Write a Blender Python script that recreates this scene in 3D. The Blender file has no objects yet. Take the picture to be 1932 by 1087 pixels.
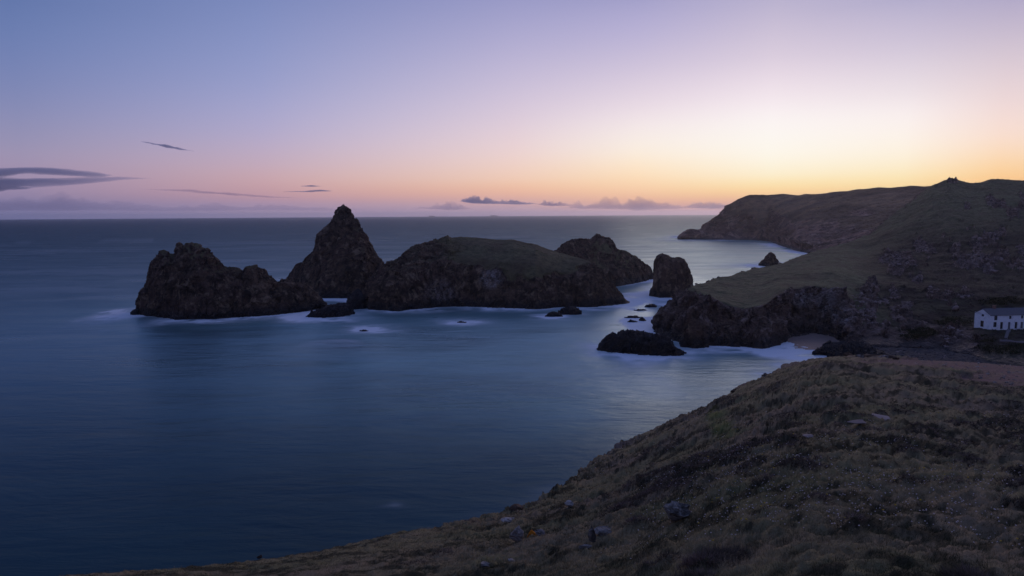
import bpy, math, random
import numpy as np
from mathutils import Matrix, kdtree

random.seed(7)
RNG = np.random.default_rng(7)
SC = bpy.context.scene
COL = SC.collection

# ------------------------------------------------------------------ camera
W, H, F = 1932.0, 1087.0, 1288.0           # photograph size and focal length in its pixels
EYE = 50.0                                  # metres above the sea
HZ_L, HZ_R = 411.0, 399.0                   # horizon at the left and right border
def _n(v): return v / np.linalg.norm(v)
_a = np.array([-W/2/F, (H/2-HZ_L)/F, -1.0]); _b = np.array([W/2/F, (H/2-HZ_R)/F, -1.0])
_up = _n(np.cross(_b, _a)); _up = _up if _up[1] > 0 else -_up
_fw = np.array([0, 0, -1.0]); _fw = _n(_fw - _up*np.dot(_fw, _up)); _rt = np.cross(_fw, _up)
R = np.array([_rt, _fw, _up])               # camera -> world
CAM = np.array([0, 0, EYE])
cam = bpy.data.cameras.new("camera"); camo = bpy.data.objects.new("camera", cam); COL.objects.link(camo)
m4 = Matrix([list(R[0])+[0], list(R[1])+[0], list(R[2])+[EYE], [0, 0, 0, 1]])
camo.matrix_world = m4
cam.sensor_width = 36; cam.lens = 36*F/W; cam.clip_start = 0.1; cam.clip_end = 200000
SC.camera = camo

def ray(px, py):
    px, py = np.broadcast_arrays(np.asarray(px, float), np.asarray(py, float))
    v = np.stack([(px-W/2)/F, (H/2-py)/F, -np.ones_like(px)], -1)
    return v @ R.T
def at_d(px, py, d):                        # the point of a pixel's ray d metres ahead
    r = ray(px, py); return CAM + r*(np.asarray(d)/r[..., 1])[..., None]
def at_z(px, py, z=0.0):                    # the point of a pixel's ray at height z
    r = ray(px, py); return CAM + r*((z-EYE)/r[..., 2])[..., None]
def proj(p):
    v = (np.asarray(p)-CAM) @ R
    s = np.where(v[..., 2] < -0.01, -v[..., 2], np.nan)
    return W/2+F*v[..., 0]/s, H/2-F*v[..., 1]/s

# ------------------------------------------------------------------ sky, afterglow lamp, exposure
def lin(c):
    c = np.asarray(c, float)/255.0
    return tuple(np.where(c <= 0.04045, c/12.92, ((c+0.055)/1.055)**2.4))
class NT:                                   # small node-tree helper
    def __init__(self, nt): self.nt = nt; self.n = nt.nodes; self.l = nt.links
    def __call__(self, typ, ins=None, **props):
        nd = self.n.new(typ)
        for k, v in props.items(): setattr(nd, k, v)
        for k, v in (ins or {}).items():
            s = nd.inputs[k]
            if isinstance(v, bpy.types.NodeSocket): self.l.new(v, s)
            elif isinstance(v, (tuple, list)) and len(v) == 3 and s.type == 'RGBA': s.default_value = (*v, 1)
            else: s.default_value = v
        return nd
    def math(self, op, a, b=0.0, c=0.0, clamp=False): return self('ShaderNodeMath', {0: a, 1: b, 2: c}, operation=op, use_clamp=clamp).outputs[0]
    def mix(self, f, a, b): return self('ShaderNodeMix', {0: f, 6: a, 7: b}, data_type='RGBA').outputs[2]
    def rng(self, v, a, b, lo=0.0, hi=1.0, smooth=False):
        return self('ShaderNodeMapRange', {0: v, 1: a, 2: b, 3: lo, 4: hi}, interpolation_type='SMOOTHSTEP' if smooth else 'LINEAR').outputs[0]
    def noise(self, vec, scale, detail=4, rough=0.55, dist=0.0):
        return self('ShaderNodeTexNoise', {'Vector': vec, 'Scale': scale, 'Detail': detail, 'Roughness': rough, 'Distortion': dist}).outputs[0]
    def ramp(self, v, stops, interp='LINEAR'):
        nd = self('ShaderNodeValToRGB', {0: v}); cr = nd.color_ramp; cr.interpolation = interp
        while len(cr.elements) < len(stops): cr.elements.new(0.5)
        for e, (p, c) in zip(cr.elements, sorted(stops, key=lambda s: s[0])): e.position = p; e.color = (*c, 1)
        return nd.outputs[0]

SUN_AZ = math.atan((1520-W/2)/F)            # azimuth of the afterglow
world = bpy.data.worlds.new("World"); SC.world = world; world.use_nodes = True
w = NT(world.node_tree); w.n.clear()
tc = w('ShaderNodeTexCoord'); sep = w('ShaderNodeSeparateXYZ', {0: tc.outputs['Generated']})
el = w.math('ARCSINE', w.math('MAXIMUM', sep.outputs[2], 0.0))
et = w.math('SQRT', w.math('DIVIDE', el, math.pi/2))
az = w.math('ARCTAN2', sep.outputs[0], sep.outputs[1])
da = w.math('MULTIPLY', w.math('WRAP', w.math('SUBTRACT', az, SUN_AZ), math.pi, -math.pi), 180/math.pi)
SKY = {
    1200: [(403, (182, 150, 170)), (396, (196, 158, 170)), (384, (224, 170, 152)), (366, (248, 198, 160)), (340, (255, 221, 180)), (310, (255, 233, 206)), (280, (252, 240, 227)), (240, (246, 234, 234)), (200, (234, 219, 229)), (150, (216, 203, 222)), (100, (198, 188, 216)), (50, (181, 175, 212)), (0, (167, 163, 203))],
    1700: [(400, (190, 150, 160)), (375, (240, 190, 140)), (345, (255, 228, 164)), (310, (255, 240, 211)), (270, (255, 245, 232)), (220, (252, 242, 241)), (180, (240, 228, 232)), (120, (220, 208, 222)), (60, (200, 190, 213)), (0, (181, 175, 205))],
    # photograph column -> (row, colour) up to the top edge
    1450: [(402, (188, 150, 166)), (391, (200, 155, 160)), (378, (236, 180, 148)), (364, (252, 209, 152)), (350, (255, 226, 168)), (330, (255, 240, 205)), (290, (255, 250, 238)), (230, (253, 247, 245)), (180, (245, 231, 238)), (110, (220, 206, 222)), (0, (186, 178, 207))],
    1880: [(400, (188, 148, 160)), (375, (234, 176, 140)), (350, (252, 196, 135)), (325, (255, 210, 150)), (290, (254, 221, 188)), (250, (251, 225, 212)), (190, (240, 218, 218)), (100, (213, 199, 212)), (0, (178, 169, 200))],
    970: [(403, (176, 152, 176)), (390, (190, 160, 174)), (374, (224, 174, 162)), (358, (240, 188, 160)), (338, (244, 206, 180)), (290, (239, 214, 212)), (220, (221, 205, 221)), (120, (189, 182, 214)), (0, (154, 155, 200))],
    500: [(407, (160, 146, 176)), (385, (168, 145, 172)), (370, (190, 150, 162)), (345, (204, 165, 170)), (312, (199, 172, 186)), (250, (179, 172, 206)), (150, (150, 158, 203)), (0, (124, 139, 189))],
    50: [(410, (122, 121, 161)), (385, (128, 122, 160)), (360, (156, 138, 168)), (310, (164, 148, 176)), (270, (154, 148, 180)), (200, (134, 140, 182)), (105, (114, 130, 180)), (0, (100, 121, 172))],
}
TOPS = {1200: (122, 131, 181), 1700: (131, 136, 185), 1450: (132, 138, 186), 1880: (128, 134, 184), 970: (110, 122, 176), 500: (92, 110, 166), 50: (76, 96, 152)}
ZEN = (74, 94, 150)
cols = []
for cx, st in SKY.items():
    rr = ray(cx, np.array([s[0] for s in st], float)); rr /= np.linalg.norm(rr, axis=1)[:, None]
    es = np.degrees(np.arcsin(np.maximum(rr[:, 2], 0)))
    a = math.degrees(math.atan2(rr[0, 0], rr[0, 1])-SUN_AZ)
    stops = [(math.sqrt(e/90), lin(s[1])) for e, s in zip(es, st)]
    stops += [(math.sqrt(32/90), lin(TOPS[cx])), (math.sqrt(55/90), lin(((np.array(TOPS[cx])+np.array(ZEN)*2)/3))), (1.0, lin(ZEN))]
    cols.append((a, stops))
SIDE = [(0, (106, 112, 154)), (4, (140, 126, 162)), (10, (124, 126, 170)), (20, (90, 108, 160)), (45, (78, 98, 153)), (90, ZEN)]
BACK = [(0, (92, 102, 144)), (5, (128, 118, 156)), (11, (118, 120, 164)), (20, (90, 106, 156)), (45, (77, 96, 151)), (90, ZEN)]
for a, st in ((-105, SIDE), (-180, BACK), (70, SIDE), (180, BACK)):
    cols.append((a, [(math.sqrt(e/90), lin(c)) for e, c in st]))
cols.sort(key=lambda c: c[0])
sky = w.ramp(et, cols[0][1], 'B_SPLINE')
for (a0, _), (a1, st) in zip(cols, cols[1:]):
    sky = w.mix(w.rng(da, a0, a1), sky, w.ramp(et, st, 'B_SPLINE'))
SKY_STRENGTH = 1.0
bg = w('ShaderNodeBackground', {0: sky, 1: SKY_STRENGTH})
w('ShaderNodeOutputWorld', {0: bg.outputs[0]})

afterglow_lamp = bpy.data.lights.new("afterglow_lamp", 'SUN'); afterglow_lamp.energy = 0.38; afterglow_lamp.angle = math.radians(30); afterglow_lamp.color = (1.0, 0.70, 0.56)  # added soft lamp for afterglow warmth and relief; the sun is already down
afterglow_obj = bpy.data.objects.new("afterglow_lamp", afterglow_lamp); COL.objects.link(afterglow_obj)
afterglow_obj.rotation_euler = (math.radians(79), 0, math.pi-SUN_AZ)
vs = SC.view_settings; SC.display_settings.display_device = 'sRGB'
vs.view_transform = 'Standard'; vs.look = 'None'; vs.exposure = 0.0; vs.gamma = 1.0; vs.use_curve_mapping = False
SC.cycles.use_denoising = True
SC.cycles.max_bounces = 6; SC.cycles.diffuse_bounces = 2; SC.cycles.glossy_bounces = 3; SC.cycles.volume_bounces = 1
SC.cycles.use_adaptive_sampling = False; SC.cycles.denoising_prefilter = 'ACCURATE'

# ------------------------------------------------------------------ numpy noise
def _h(ix, iy, iz, s):
    with np.errstate(over='ignore'):
        h = (ix.astype(np.int64)*374761393 + iy.astype(np.int64)*668265263 + iz.astype(np.int64)*2147483647 + s*974634777) & 0xffffffff
        h = ((h ^ (h >> 13))*1274126177) & 0xffffffff
        h = ((h ^ (h >> 16))*2246822519) & 0xffffffff
        h = h ^ (h >> 15)
    return (h & 0xffffff)/float(0xffffff)
def vnoise(p, s=0):
    i = np.floor(p).astype(np.int64); f = p-i; f = f*f*f*(f*(f*6-15)+10)
    x, y, z = i[..., 0], i[..., 1], i[..., 2]; fx, fy, fz = f[..., 0], f[..., 1], f[..., 2]
    r = 0
    for dx in (0, 1):
        for dy in (0, 1):
            for dz in (0, 1):
                r = r + _h(x+dx, y+dy, z+dz, s)*(fx if dx else 1-fx)*(fy if dy else 1-fy)*(fz if dz else 1-fz)
    return r*2-1
def fbm(p, o=4, s=0, g=0.5):
    r = 0; a = 1.0
    for k in range(o): r = r+a*vnoise(p*(2.03**k)+k*17.3, s+k); a *= g
    return r
def ridged(p, o=4, s=0, g=0.5):
    r = 0; a = 1.0
    for k in range(o): r = r+a*(1-2*np.abs(vnoise(p*(2.03**k)+k*11.7, s+k))); a *= g
    return r
def cells(p, s=0):                          # craggy facets: every cell has its own tilted plane
    i = np.floor(p).astype(np.int64); best = np.full(p.shape[:-1], 9.0); out = np.zeros(p.shape[:-1])
    for dx in (-1, 0, 1):
        for dy in (-1, 0, 1):
            for dz in (-1, 0, 1):
                x, y, z = i[..., 0]+dx, i[..., 1]+dy, i[..., 2]+dz
                c = np.stack([x+_h(x, y, z, s), y+_h(x, y, z, s+1), z+_h(x, y, z, s+2)], -1)
                q = p-c; d = (q*q).sum(-1); k = d < best
                n = np.stack([_h(x, y, z, s+3), _h(x, y, z, s+4), _h(x, y, z, s+5)], -1)*2-1
                v = (_h(x, y, z, s+6)-0.5)*1.1+(q*n).sum(-1)*0.8
                out = np.where(k, v, out); best = np.where(k, d, best)
    return out
def sstep(x, a, b):
    t = np.clip((x-a)/(b-a), 0, 1); return t*t*(3-2*t)
def smooth1(A, axis, it):
    for _ in range(it):
        B = np.moveaxis(A, axis, 0).copy(); B[1:-1] = (B[:-2]+2*B[1:-1]+B[2:])/4; A = np.moveaxis(B, 0, axis)
    return A
def gnorm(V):
    n = np.cross(np.gradient(V, axis=0), np.gradient(V, axis=1)); return n/(np.linalg.norm(n, axis=-1)[..., None]+1e-9)

# ------------------------------------------------------------------ mesh helpers
def mesh(name, V, Fc, mat, attrs=None, smooth=True, parent=None):
    me = bpy.data.meshes.new(name); V = np.asarray(V, np.float32).reshape(-1, 3); Fc = np.asarray(Fc, np.int32)
    k = Fc.shape[1]
    me.vertices.add(len(V)); me.vertices.foreach_set('co', V.ravel())
    me.loops.add(Fc.size); me.loops.foreach_set('vertex_index', Fc.ravel())
    me.polygons.add(len(Fc)); me.polygons.foreach_set('loop_start', np.arange(0, Fc.size, k, dtype=np.int32))
    me.polygons.foreach_set('use_smooth', np.full(len(Fc), smooth))
    for an, av in (attrs or {}).items():
        av = np.asarray(av, np.float32)
        a = me.attributes.new(an, 'FLOAT', 'POINT'); a.data.foreach_set('value', av.ravel())
    me.update(calc_edges=True); me.validate()
    if mat: me.materials.append(mat)
    o = bpy.data.objects.new(name, me); COL.objects.link(o)
    if parent: o.parent = parent
    return o
def gridfaces(nu, nv, flip=False):
    i = np.arange(nu*nv).reshape(nu, nv)
    f = np.stack([i[:-1, :-1], i[1:, :-1], i[1:, 1:], i[:-1, 1:]], -1).reshape(-1, 4)
    return f[:, ::-1] if flip else f
def tag(o, label=None, cat=None, group=None, kind=None):
    if label: o['label'] = label
    if cat: o['category'] = cat
    if group: o['group'] = group
    if kind: o['kind'] = kind
    return o

# ------------------------------------------------------------------ materials
def mat(name):
    m = bpy.data.materials.new(name); m.use_nodes = True; t = NT(m.node_tree); t.n.clear()
    t.pos = t('ShaderNodeNewGeometry').outputs['Position']
    t.attr = lambda a: t('ShaderNodeAttribute', attribute_name=a).outputs['Fac']
    def out(col, rough=0.9, bump=None, bs=0.5, bd=0.3, spec=0.3):
        ins = {'Base Color': col, 'Roughness': rough, 'Specular IOR Level': spec}
        if bump is not None: ins['Normal'] = t('ShaderNodeBump', {'Height': bump, 'Strength': bs, 'Distance': bd}).outputs[0]
        b = t('ShaderNodeBsdfPrincipled', ins); t('ShaderNodeOutputMaterial', {0: b.outputs[0]}); return b
    t.out = out
    return m, t
def plain(name, c, rough=0.8, spec=0.3, var=0.25, sc=3.0):
    m, t = mat(name); n = t.noise(t.pos, sc, 5, 0.6)
    t.out(t.mix(n, tuple(x*(1-var) for x in c), tuple(x*(1+var) for x in c)), rough, n, 0.2, 0.05, spec); return m

def rock_mat(name, base, light, grassc, scale=1.0, warm=(0.10, 0.055, 0.04)):
    m, t = mat(name)
    st = t('ShaderNodeMapping', {'Vector': t.pos, 'Rotation': (0.5, 0.35, 0.2), 'Scale': (1, 1, 2.2)}).outputs[0]
    n1 = t.noise(st, 0.12*scale, 6, 0.62, 0.4); n2 = t.noise(st, 0.9*scale, 6, 0.65, 0.3); n3 = t.noise(t.pos, 0.05*scale, 3)
    vo = t('ShaderNodeTexVoronoi', {'Vector': st, 'Scale': 0.55*scale, 'Randomness': 1.0}, feature='DISTANCE_TO_EDGE').outputs['Distance']
    c = t.mix(t.rng(n1, 0.38, 0.62), tuple(x*0.55 for x in base), tuple(x*1.9 for x in base))
    c = t.mix(t.math('MULTIPLY', t.rng(n3, 0.45, 0.65), 0.7), c, warm)
    c = t.mix(t.math('MULTIPLY', t.rng(n2, 0.58, 0.74), 0.55), c, light)
    c = t.mix(t.math('MULTIPLY', t.attr('pale'), t.rng(n2, 0.40, 0.62)), c, (0.50, 0.44, 0.42))
    c = t.mix(t.math('MULTIPLY', t.rng(vo, 0.0, 0.06, 0.55, 0.0), 1.0), c, tuple(x*0.3 for x in base))
    sv = t('ShaderNodeMapping', {'Vector': t.pos, 'Rotation': (0.25, 0.5, 0.6), 'Scale': (1, 1, 0.35)}).outputs[0]
    n5 = t.noise(sv, 0.30*scale, 5, 0.7, 0.8); n6 = t.noise(t.pos, 0.22*scale, 5, 0.7, 0.5)
    c = t.mix(t.rng(n5, 0.40, 0.52, 0.8, 0.0), c, tuple(x*0.18 for x in base))
    c = t.mix(t.rng(n6, 0.53, 0.66, 0.0, 0.75), c, tuple(x*1.15 for x in light))
    z = t('ShaderNodeSeparateXYZ', {0: t.pos}).outputs[2]
    zw = t.math('ADD', z, t.math('MULTIPLY', n2, 3.0))
    wet = t.rng(zw, 3.0, 7.5, 0.85, 0.0, True)
    c = t.mix(wet, c, (0.011, 0.010, 0.011))
    g = t.attr('grass')
    gm = t.rng(t.math('ADD', g, t.math('MULTIPLY', t.math('SUBTRACT', n2, 0.5), 0.9)), 0.38, 0.62)
    gn = t.noise(t.pos, 0.35*scale, 5, 0.6); gn2 = t.noise(t.pos, 0.07*scale, 3)
    gc = t.mix(t.rng(gn, 0.3, 0.7), tuple(x*0.5 for x in grassc), tuple(x*1.45 for x in grassc))
    gc = t.mix(t.math('MULTIPLY', t.rng(gn2, 0.45, 0.7), 0.6), gc, (0.085, 0.055, 0.035))
    gc = t.mix(t.math('MULTIPLY', t.attr('heather'), t.rng(t.noise(t.pos, 0.11*scale, 7, 0.7, 0.4), 0.38, 0.58, 0.55, 1.0)), gc, (0.024, 0.016, 0.012))
    c = t.mix(gm, c, gc)
    rough = t.rng(wet, 0, 0.8, 0.92, 0.5)
    hgt = t.math('ADD', t.math('MULTIPLY', n2, 1.0), t.math('MULTIPLY', t.math('MINIMUM', vo, 0.15), 1.5))
    t.out(c, rough, hgt, 0.55, 1.0/scale, 0.25)
    return m
M_rock = rock_mat('stack_rock', (0.080, 0.050, 0.033), (0.28, 0.195, 0.125), (0.122, 0.104, 0.050))
M_dark = rock_mat('black_rock', (0.034, 0.031, 0.033), (0.085, 0.082, 0.09), (0.06, 0.06, 0.04), 1.6, (0.04, 0.03, 0.028))
M_land = rock_mat('cove_rock_and_turf', (0.112, 0.076, 0.060), (0.34, 0.25, 0.21), (0.112, 0.112, 0.053))
M_far = rock_mat('headland_rock_and_turf', (0.190, 0.108, 0.076), (0.42, 0.28, 0.22), (0.215, 0.136, 0.076), 0.24)
M_pale = plain('pale_boulder_stone', (0.27, 0.205, 0.185), 0.9, 0.3, 0.8, 0.9)

# ------------------------------------------------------------------ lofted rock masses
WATER_PTS = []                              # points where rock meets the sea, for the foam
def collect(V):
    v = V.reshape(-1, 3); WATER_PTS.append(v[np.abs(v[:, 2]) < 0.9])
def craggify(V, amp, s, sc=1.0, tilt=True):
    n = gnorm(V)
    q = V.copy()
    if tilt: q = q @ np.array([[0.93, -0.2, 0.3], [0.2, 0.97, 0.05], [-0.3, 0.02, 0.95]])*np.array([1, 1, 0.75])
    q = q+1.2*np.stack([fbm(V*0.15/sc, 2, s+50), fbm(V*0.15/sc, 2, s+60), fbm(V*0.15/sc, 2, s+70)], -1)*sc
    gul = ridged(q*np.array([0.11, 0.11, 0.03])/sc, 3, s+45)*(1-np.clip(n[..., 2], 0, 1))
    d = 1.1*fbm(V*0.05/sc, 3, s)+0.8*gul+1.7*cells(q*0.16/sc, s+5)+0.95*cells((q @ np.array([[0.85, 0.3, 0.43], [-0.2, 0.94, -0.27], [-0.48, 0.14, 0.86]]))*np.array([0.42, 0.26, 0.13])/sc, s+15)+0.35*cells(q*0.45/sc, s+17)+0.5*cells(q*1.05/sc, s+25)+0.25*ridged(q*0.5/sc, 3, s+35)
    return V+n*(d*np.asarray(amp))[..., None]

def stack(name, label, sil, base, wid, prof, nu, nv, mtl, seed, amp=1.0, sc=1.0, grass=None, cat='sea stack', group=None, back=0.9, pale=None):
    """rock whose skyline passes sil and whose waterline passes base (photograph points); wid: half depth in metres"""
    sil = np.array(sil, float); base = np.array(base, float); wid = np.array(wid, float)
    L = np.concatenate([[0], np.cumsum(np.hypot(np.diff(sil[:, 0]), np.diff(sil[:, 1])))])
    t = np.linspace(0, L[-1], nu); px = np.interp(t, L, sil[:, 0]); py = np.interp(t, L, sil[:, 1])
    by = np.interp(px, base[:, 0], base[:, 1]); ww = smooth1(np.interp(px, wid[:, 0], wid[:, 1]), 0, 6)
    b = at_z(px, by, 0.0)
    top = at_d(px, py, b[:, 1]+ww); h = np.maximum(top[:, 2], 0.25)
    P = []
    dirn = np.stack([b[:, 0]/b[:, 1], np.ones(nu)], -1)      # away from the viewer, so each section faces the cove
    def pt(fw, fz): return np.concatenate([b[:, :2]+dirn*(ww*fw)[:, None], (h*fz)[:, None]], -1)
    lo = pt(-0.12, 0); lo[:, 2] = -5; P.append(lo)
    for fw, fz in prof: P.append(pt(fw, fz))
    P.append(pt(1.0, 1.0))
    for fw, fz in ((1.25, 0.93), (1.6, 0.6), (1.9, 0.2), (2.0, 0.0)): P.append(pt(1+(fw-1)*back/0.9, fz))
    lo = pt(1+1.1*back/0.9, 0); lo[:, 2] = -5; P.append(lo)
    P = np.stack(P, 1)
    K = P.shape[1]; seg = np.linalg.norm(np.diff(P, axis=1), axis=-1).mean(0); seg = np.maximum(seg, seg.sum()*0.03)
    cum = np.concatenate([[0], np.cumsum(seg)]); s = np.linspace(0, cum[-1], nv); k = np.clip(np.searchsorted(cum, s, 'right')-1, 0, K-2); f = (s-cum[k])/seg[k]
    V = P[:, k]*(1-f)[None, :, None]+P[:, k+1]*f[None, :, None]
    V = smooth1(V, 1, 6)
    tt = smooth1(np.interp(s, cum, np.arange(K)), 0, 2)
    V0 = V.copy()
    fade = np.minimum(1, (h/ (6*sc))**0.5)[:, None]*np.ones(nv)[None]
    if grass is not None:
        qx, qy = proj(V0); g0 = grass(qx, qy, np.ones_like(qx), V0); fade = fade*(1-0.8*sstep(smooth1(smooth1(g0, 0, 3), 1, 3), 0.65, 0.95))
    V = craggify(V, amp*fade, seed, sc)
    n = gnorm(V); nz = smooth1(smooth1(n[..., 2], 0, 3), 1, 3)
    g = np.zeros(V.shape[:2])
    if grass is not None:
        qx, qy = proj(V0); g = grass(qx, qy, nz, V)
    pl = np.zeros(V.shape[:2])
    if pale is not None:
        qx, qy = proj(V0); pl = pale(qx, qy)
    collect(V)
    o = mesh(name, V, gridfaces(nu, nv), mtl, {'grass': g, 'pale': pl}, smooth=False)
    return tag(o, label, cat, group)

CLIFF = [(0.0, 0.0), (0.12, 0.32), (0.3, 0.62), (0.62, 0.88)]
CONE = [(0.0, 0.0), (0.22, 0.28), (0.48, 0.55), (0.74, 0.8)]
BLUFF = [(0.0, 0.0), (0.05, 0.35), (0.12, 0.72), (0.4, 0.92)]

stack('sea_stack', 'craggy brown rock island with a knobbly crest, farthest left of the sea stacks',
      [(255, 592), (262, 575), (270, 560), (277, 545), (283, 533), (290, 513), (297, 492), (308, 485), (313, 474), (319, 473), (323, 481), (335, 475), (342, 462), (347, 457), (353, 463), (362, 458), (378, 459), (394, 470), (408, 484), (420, 496), (436, 505), (455, 508), (464, 516), (469, 505), (486, 503), (499, 514), (512, 525), (525, 534), (540, 530), (552, 533), (570, 538), (587, 541), (602, 556), (613, 572), (618, 584)],
      [(255, 592), (290, 598), (330, 603), (400, 603), (470, 598), (540, 592), (600, 584), (618, 584)],
      [(255, 4), (300, 18), (360, 26), (440, 20), (500, 18), (560, 16), (600, 9), (618, 3)], CLIFF, 420, 190, M_rock, 11, 0.8,
      grass=lambda x, y, nz, V: 0.62*sstep(nz, 0.35, 0.8)*sstep(V[..., 2], 14, 26))
stack('sea_stack', 'tall steep pyramid of rock with a narrow knobbly summit',
      [(538, 528), (545, 522), (553, 506), (565, 497), (576, 489), (588, 479), (597, 471), (602, 454), (606, 439), (613, 432), (622, 426), (633, 419), (638, 406), (640, 397), (645, 390), (650, 388), (655, 384), (660, 387), (664, 392), (669, 404), (680, 413), (687, 428), (694, 443), (700, 457), (706, 472), (711, 484), (720, 493), (728, 503), (733, 525), (738, 540)],
      [(538, 545), (580, 558), (610, 563), (690, 562), (738, 552)],
      [(538, 5), (580, 26), (650, 36), (700, 24), (738, 6)], CONE, 400, 210, M_rock, 23, 0.62,
      grass=lambda x, y, nz, V: 0.6*sstep(nz, 0.3, 0.7)*sstep(V[..., 2], 10, 30)*sstep(x, 620, 690))
def isl_grass(x, y, nz, V):
    edge = np.interp(x, [760, 820, 850, 880, 950, 1000, 1060, 1115, 1125], [474, 484, 494, 505, 521, 527, 520, 507, 490])
    lft = 0.45*sstep(nz, 0.5, 0.8)*sstep(V[..., 2], 14, 22)
    y = y+9*fbm(V*0.09, 4, 3); x = x+22*fbm(V*0.06, 4, 4)
    core = sstep(edge-y, -4, 6)*sstep(x, 770, 900)*sstep(1126-x, 0, 14)
    return np.maximum(lft, core*sstep(nz, 0.2, 0.45))
stack('rocky_island', 'broad domed rock island with a green turf cap above dark cliffs',
      [(678, 560), (684, 548), (692, 534), (702, 525), (718, 510), (735, 497), (748, 494), (757, 487), (766, 477), (782, 468), (800, 460), (822, 454), (842, 449), (884, 447), (912, 449), (940, 452), (970, 452), (992, 457), (1003, 459), (1014, 462), (1032, 469), (1050, 475), (1070, 481), (1092, 487), (1112, 493), (1124, 501), (1136, 514), (1150, 530), (1163, 548), (1176, 561), (1188, 572)],
      [(678, 572), (700, 584), (740, 588), (780, 584), (830, 579), (880, 578), (960, 581), (1010, 583), (1060, 579), (1110, 580), (1160, 575), (1188, 572)],
      [(678, 4), (700, 18), (760, 36), (850, 56), (1000, 58), (1080, 40), (1130, 22), (1170, 10), (1188, 3)],
      [(0.0, 0.0), (0.05, 0.25), (0.13, 0.52), (0.26, 0.70), (0.62, 0.9)], 560, 220, M_rock, 37, 0.75, grass=isl_grass, cat='island',
      pale=lambda x, y: 0.7*sstep(28-np.hypot(x-928, (y-527)*1.2), 0, 14)+0.45*sstep(40-np.hypot(x-830, (y-555)), 0, 25))
stack('sea_stack', 'rounded rocky hump with a small crag on top, behind the turf capped island',
      [(1020, 500), (1035, 486), (1050, 472), (1060, 459), (1075, 451), (1090, 447), (1105, 448), (1114, 450), (1119, 446), (1126, 441), (1134, 446), (1147, 448), (1156, 456), (1159, 464), (1172, 470), (1186, 477), (1200, 485), (1210, 491), (1219, 500), (1228, 506), (1233, 520), (1235, 526)],
      [(1020, 545), (1100, 545), (1170, 540), (1200, 534), (1235, 526)],
      [(1020, 10), (1060, 30), (1110, 40), (1180, 28), (1220, 12), (1235, 3)], CONE, 330, 170, M_rock, 41, 0.6,
      grass=lambda x, y, nz, V: np.clip(0.62+0.5*fbm(V*0.07, 4, 9), 0, 1)*sstep(nz, 0.35, 0.7)*sstep(V[..., 2], 7, 13)*sstep(x+12*fbm(V*0.05, 3, 12), 1075, 1120))
stack('sea_stack', 'squat upright block of bare rock standing in the channel beside the promontory',
      [(1225, 556), (1226, 549), (1230, 541), (1234, 530), (1234, 508), (1236, 492), (1240, 483), (1249, 478), (1258, 481), (1266, 486), (1280, 487), (1288, 489), (1294, 498), (1298, 508), (1303, 518), (1306, 530), (1304, 545), (1300, 556)],
      [(1225, 558), (1245, 562), (1275, 561), (1300, 558)],
      [(1225, 5), (1240, 12), (1280, 13), (1300, 6)], BLUFF, 220, 130, M_rock, 53, 0.38)
stack('sea_rock', 'long black rock rising from the pale water in front of the promontory',
      [(1126, 661), (1133, 653), (1142, 645), (1150, 637), (1157, 632), (1163, 627), (1172, 622), (1184, 621), (1196, 622), (1206, 624), (1214, 628), (1228, 630), (1245, 633), (1254, 638), (1265, 647), (1277, 657), (1289, 664), (1295, 668)],
      [(1126, 661), (1150, 664), (1200, 668), (1250, 671), (1280, 671), (1295, 668)],
      [(1126, 1.5), (1160, 7), (1220, 9), (1270, 5), (1295, 1)], CLIFF, 260, 110, M_dark, 61, 0.75, 0.5, cat='sea rock')
stack('sea_rock', 'low black rock lying between the leftmost stack and the turf capped island',
      [(577, 598), (590, 589), (606, 583), (622, 575), (640, 571), (655, 573), (664, 580), (668, 590)], [(577, 598), (610, 600), (645, 598), (668, 592)],
      [(577, 1), (620, 8), (650, 7), (668, 1)], CLIFF, 160, 80, M_dark, 67, 0.6, 0.5, cat='sea rock')
stack('sea_rock', 'narrow dark rock wedged against the left end of the turf capped island',
      [(652, 582), (658, 570), (663, 556), (669, 548), (676, 546), (682, 552), (686, 566), (690, 580)], [(652, 582), (670, 584), (690, 582)],
      [(652, 1), (670, 6), (690, 2)], CLIFF, 110, 80, M_dark, 71, 0.6, 0.5, cat='sea rock')
stack('sea_rock', 'rock with a rusty brown top at the foot of the promontory cliff',
      [(1283, 652), (1290, 632), (1297, 618), (1304, 609), (1313, 607), (1321, 614), (1327, 628), (1333, 645), (1338, 654)], [(1283, 653), (1310, 657), (1338, 655)],
      [(1283, 2), (1310, 5), (1338, 2)], CLIFF, 130, 90, M_rock, 73, 0.6, 0.5, cat='sea rock')
stack('sea_rock', 'small pointed rock alone in the bay before the far headland',
      [(1431, 500), (1437, 494), (1444, 489), (1448, 480), (1453, 477), (1459, 481), (1464, 489), (1468, 499)], [(1431, 501), (1450, 503), (1469, 500)],
      [(1431, 2), (1450, 9), (1469, 2)], CLIFF, 110, 80, M_rock, 79, 0.7, 0.8, cat='sea rock')
stack('sea_rock', 'broad black rock at the edge of the boulder beach',
      [(1532, 668), (1541, 656), (1550, 651), (1562, 648), (1580, 645), (1602, 646), (1625, 651), (1648, 660), (1670, 668), (1695, 674)], [(1532, 669), (1570, 675), (1630, 678), (1695, 678)],
      [(1532, 1.5), (1570, 8), (1640, 8), (1695, 2)], CLIFF, 240, 90, M_dark, 83, 0.6, 0.5, cat='sea rock')
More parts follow.
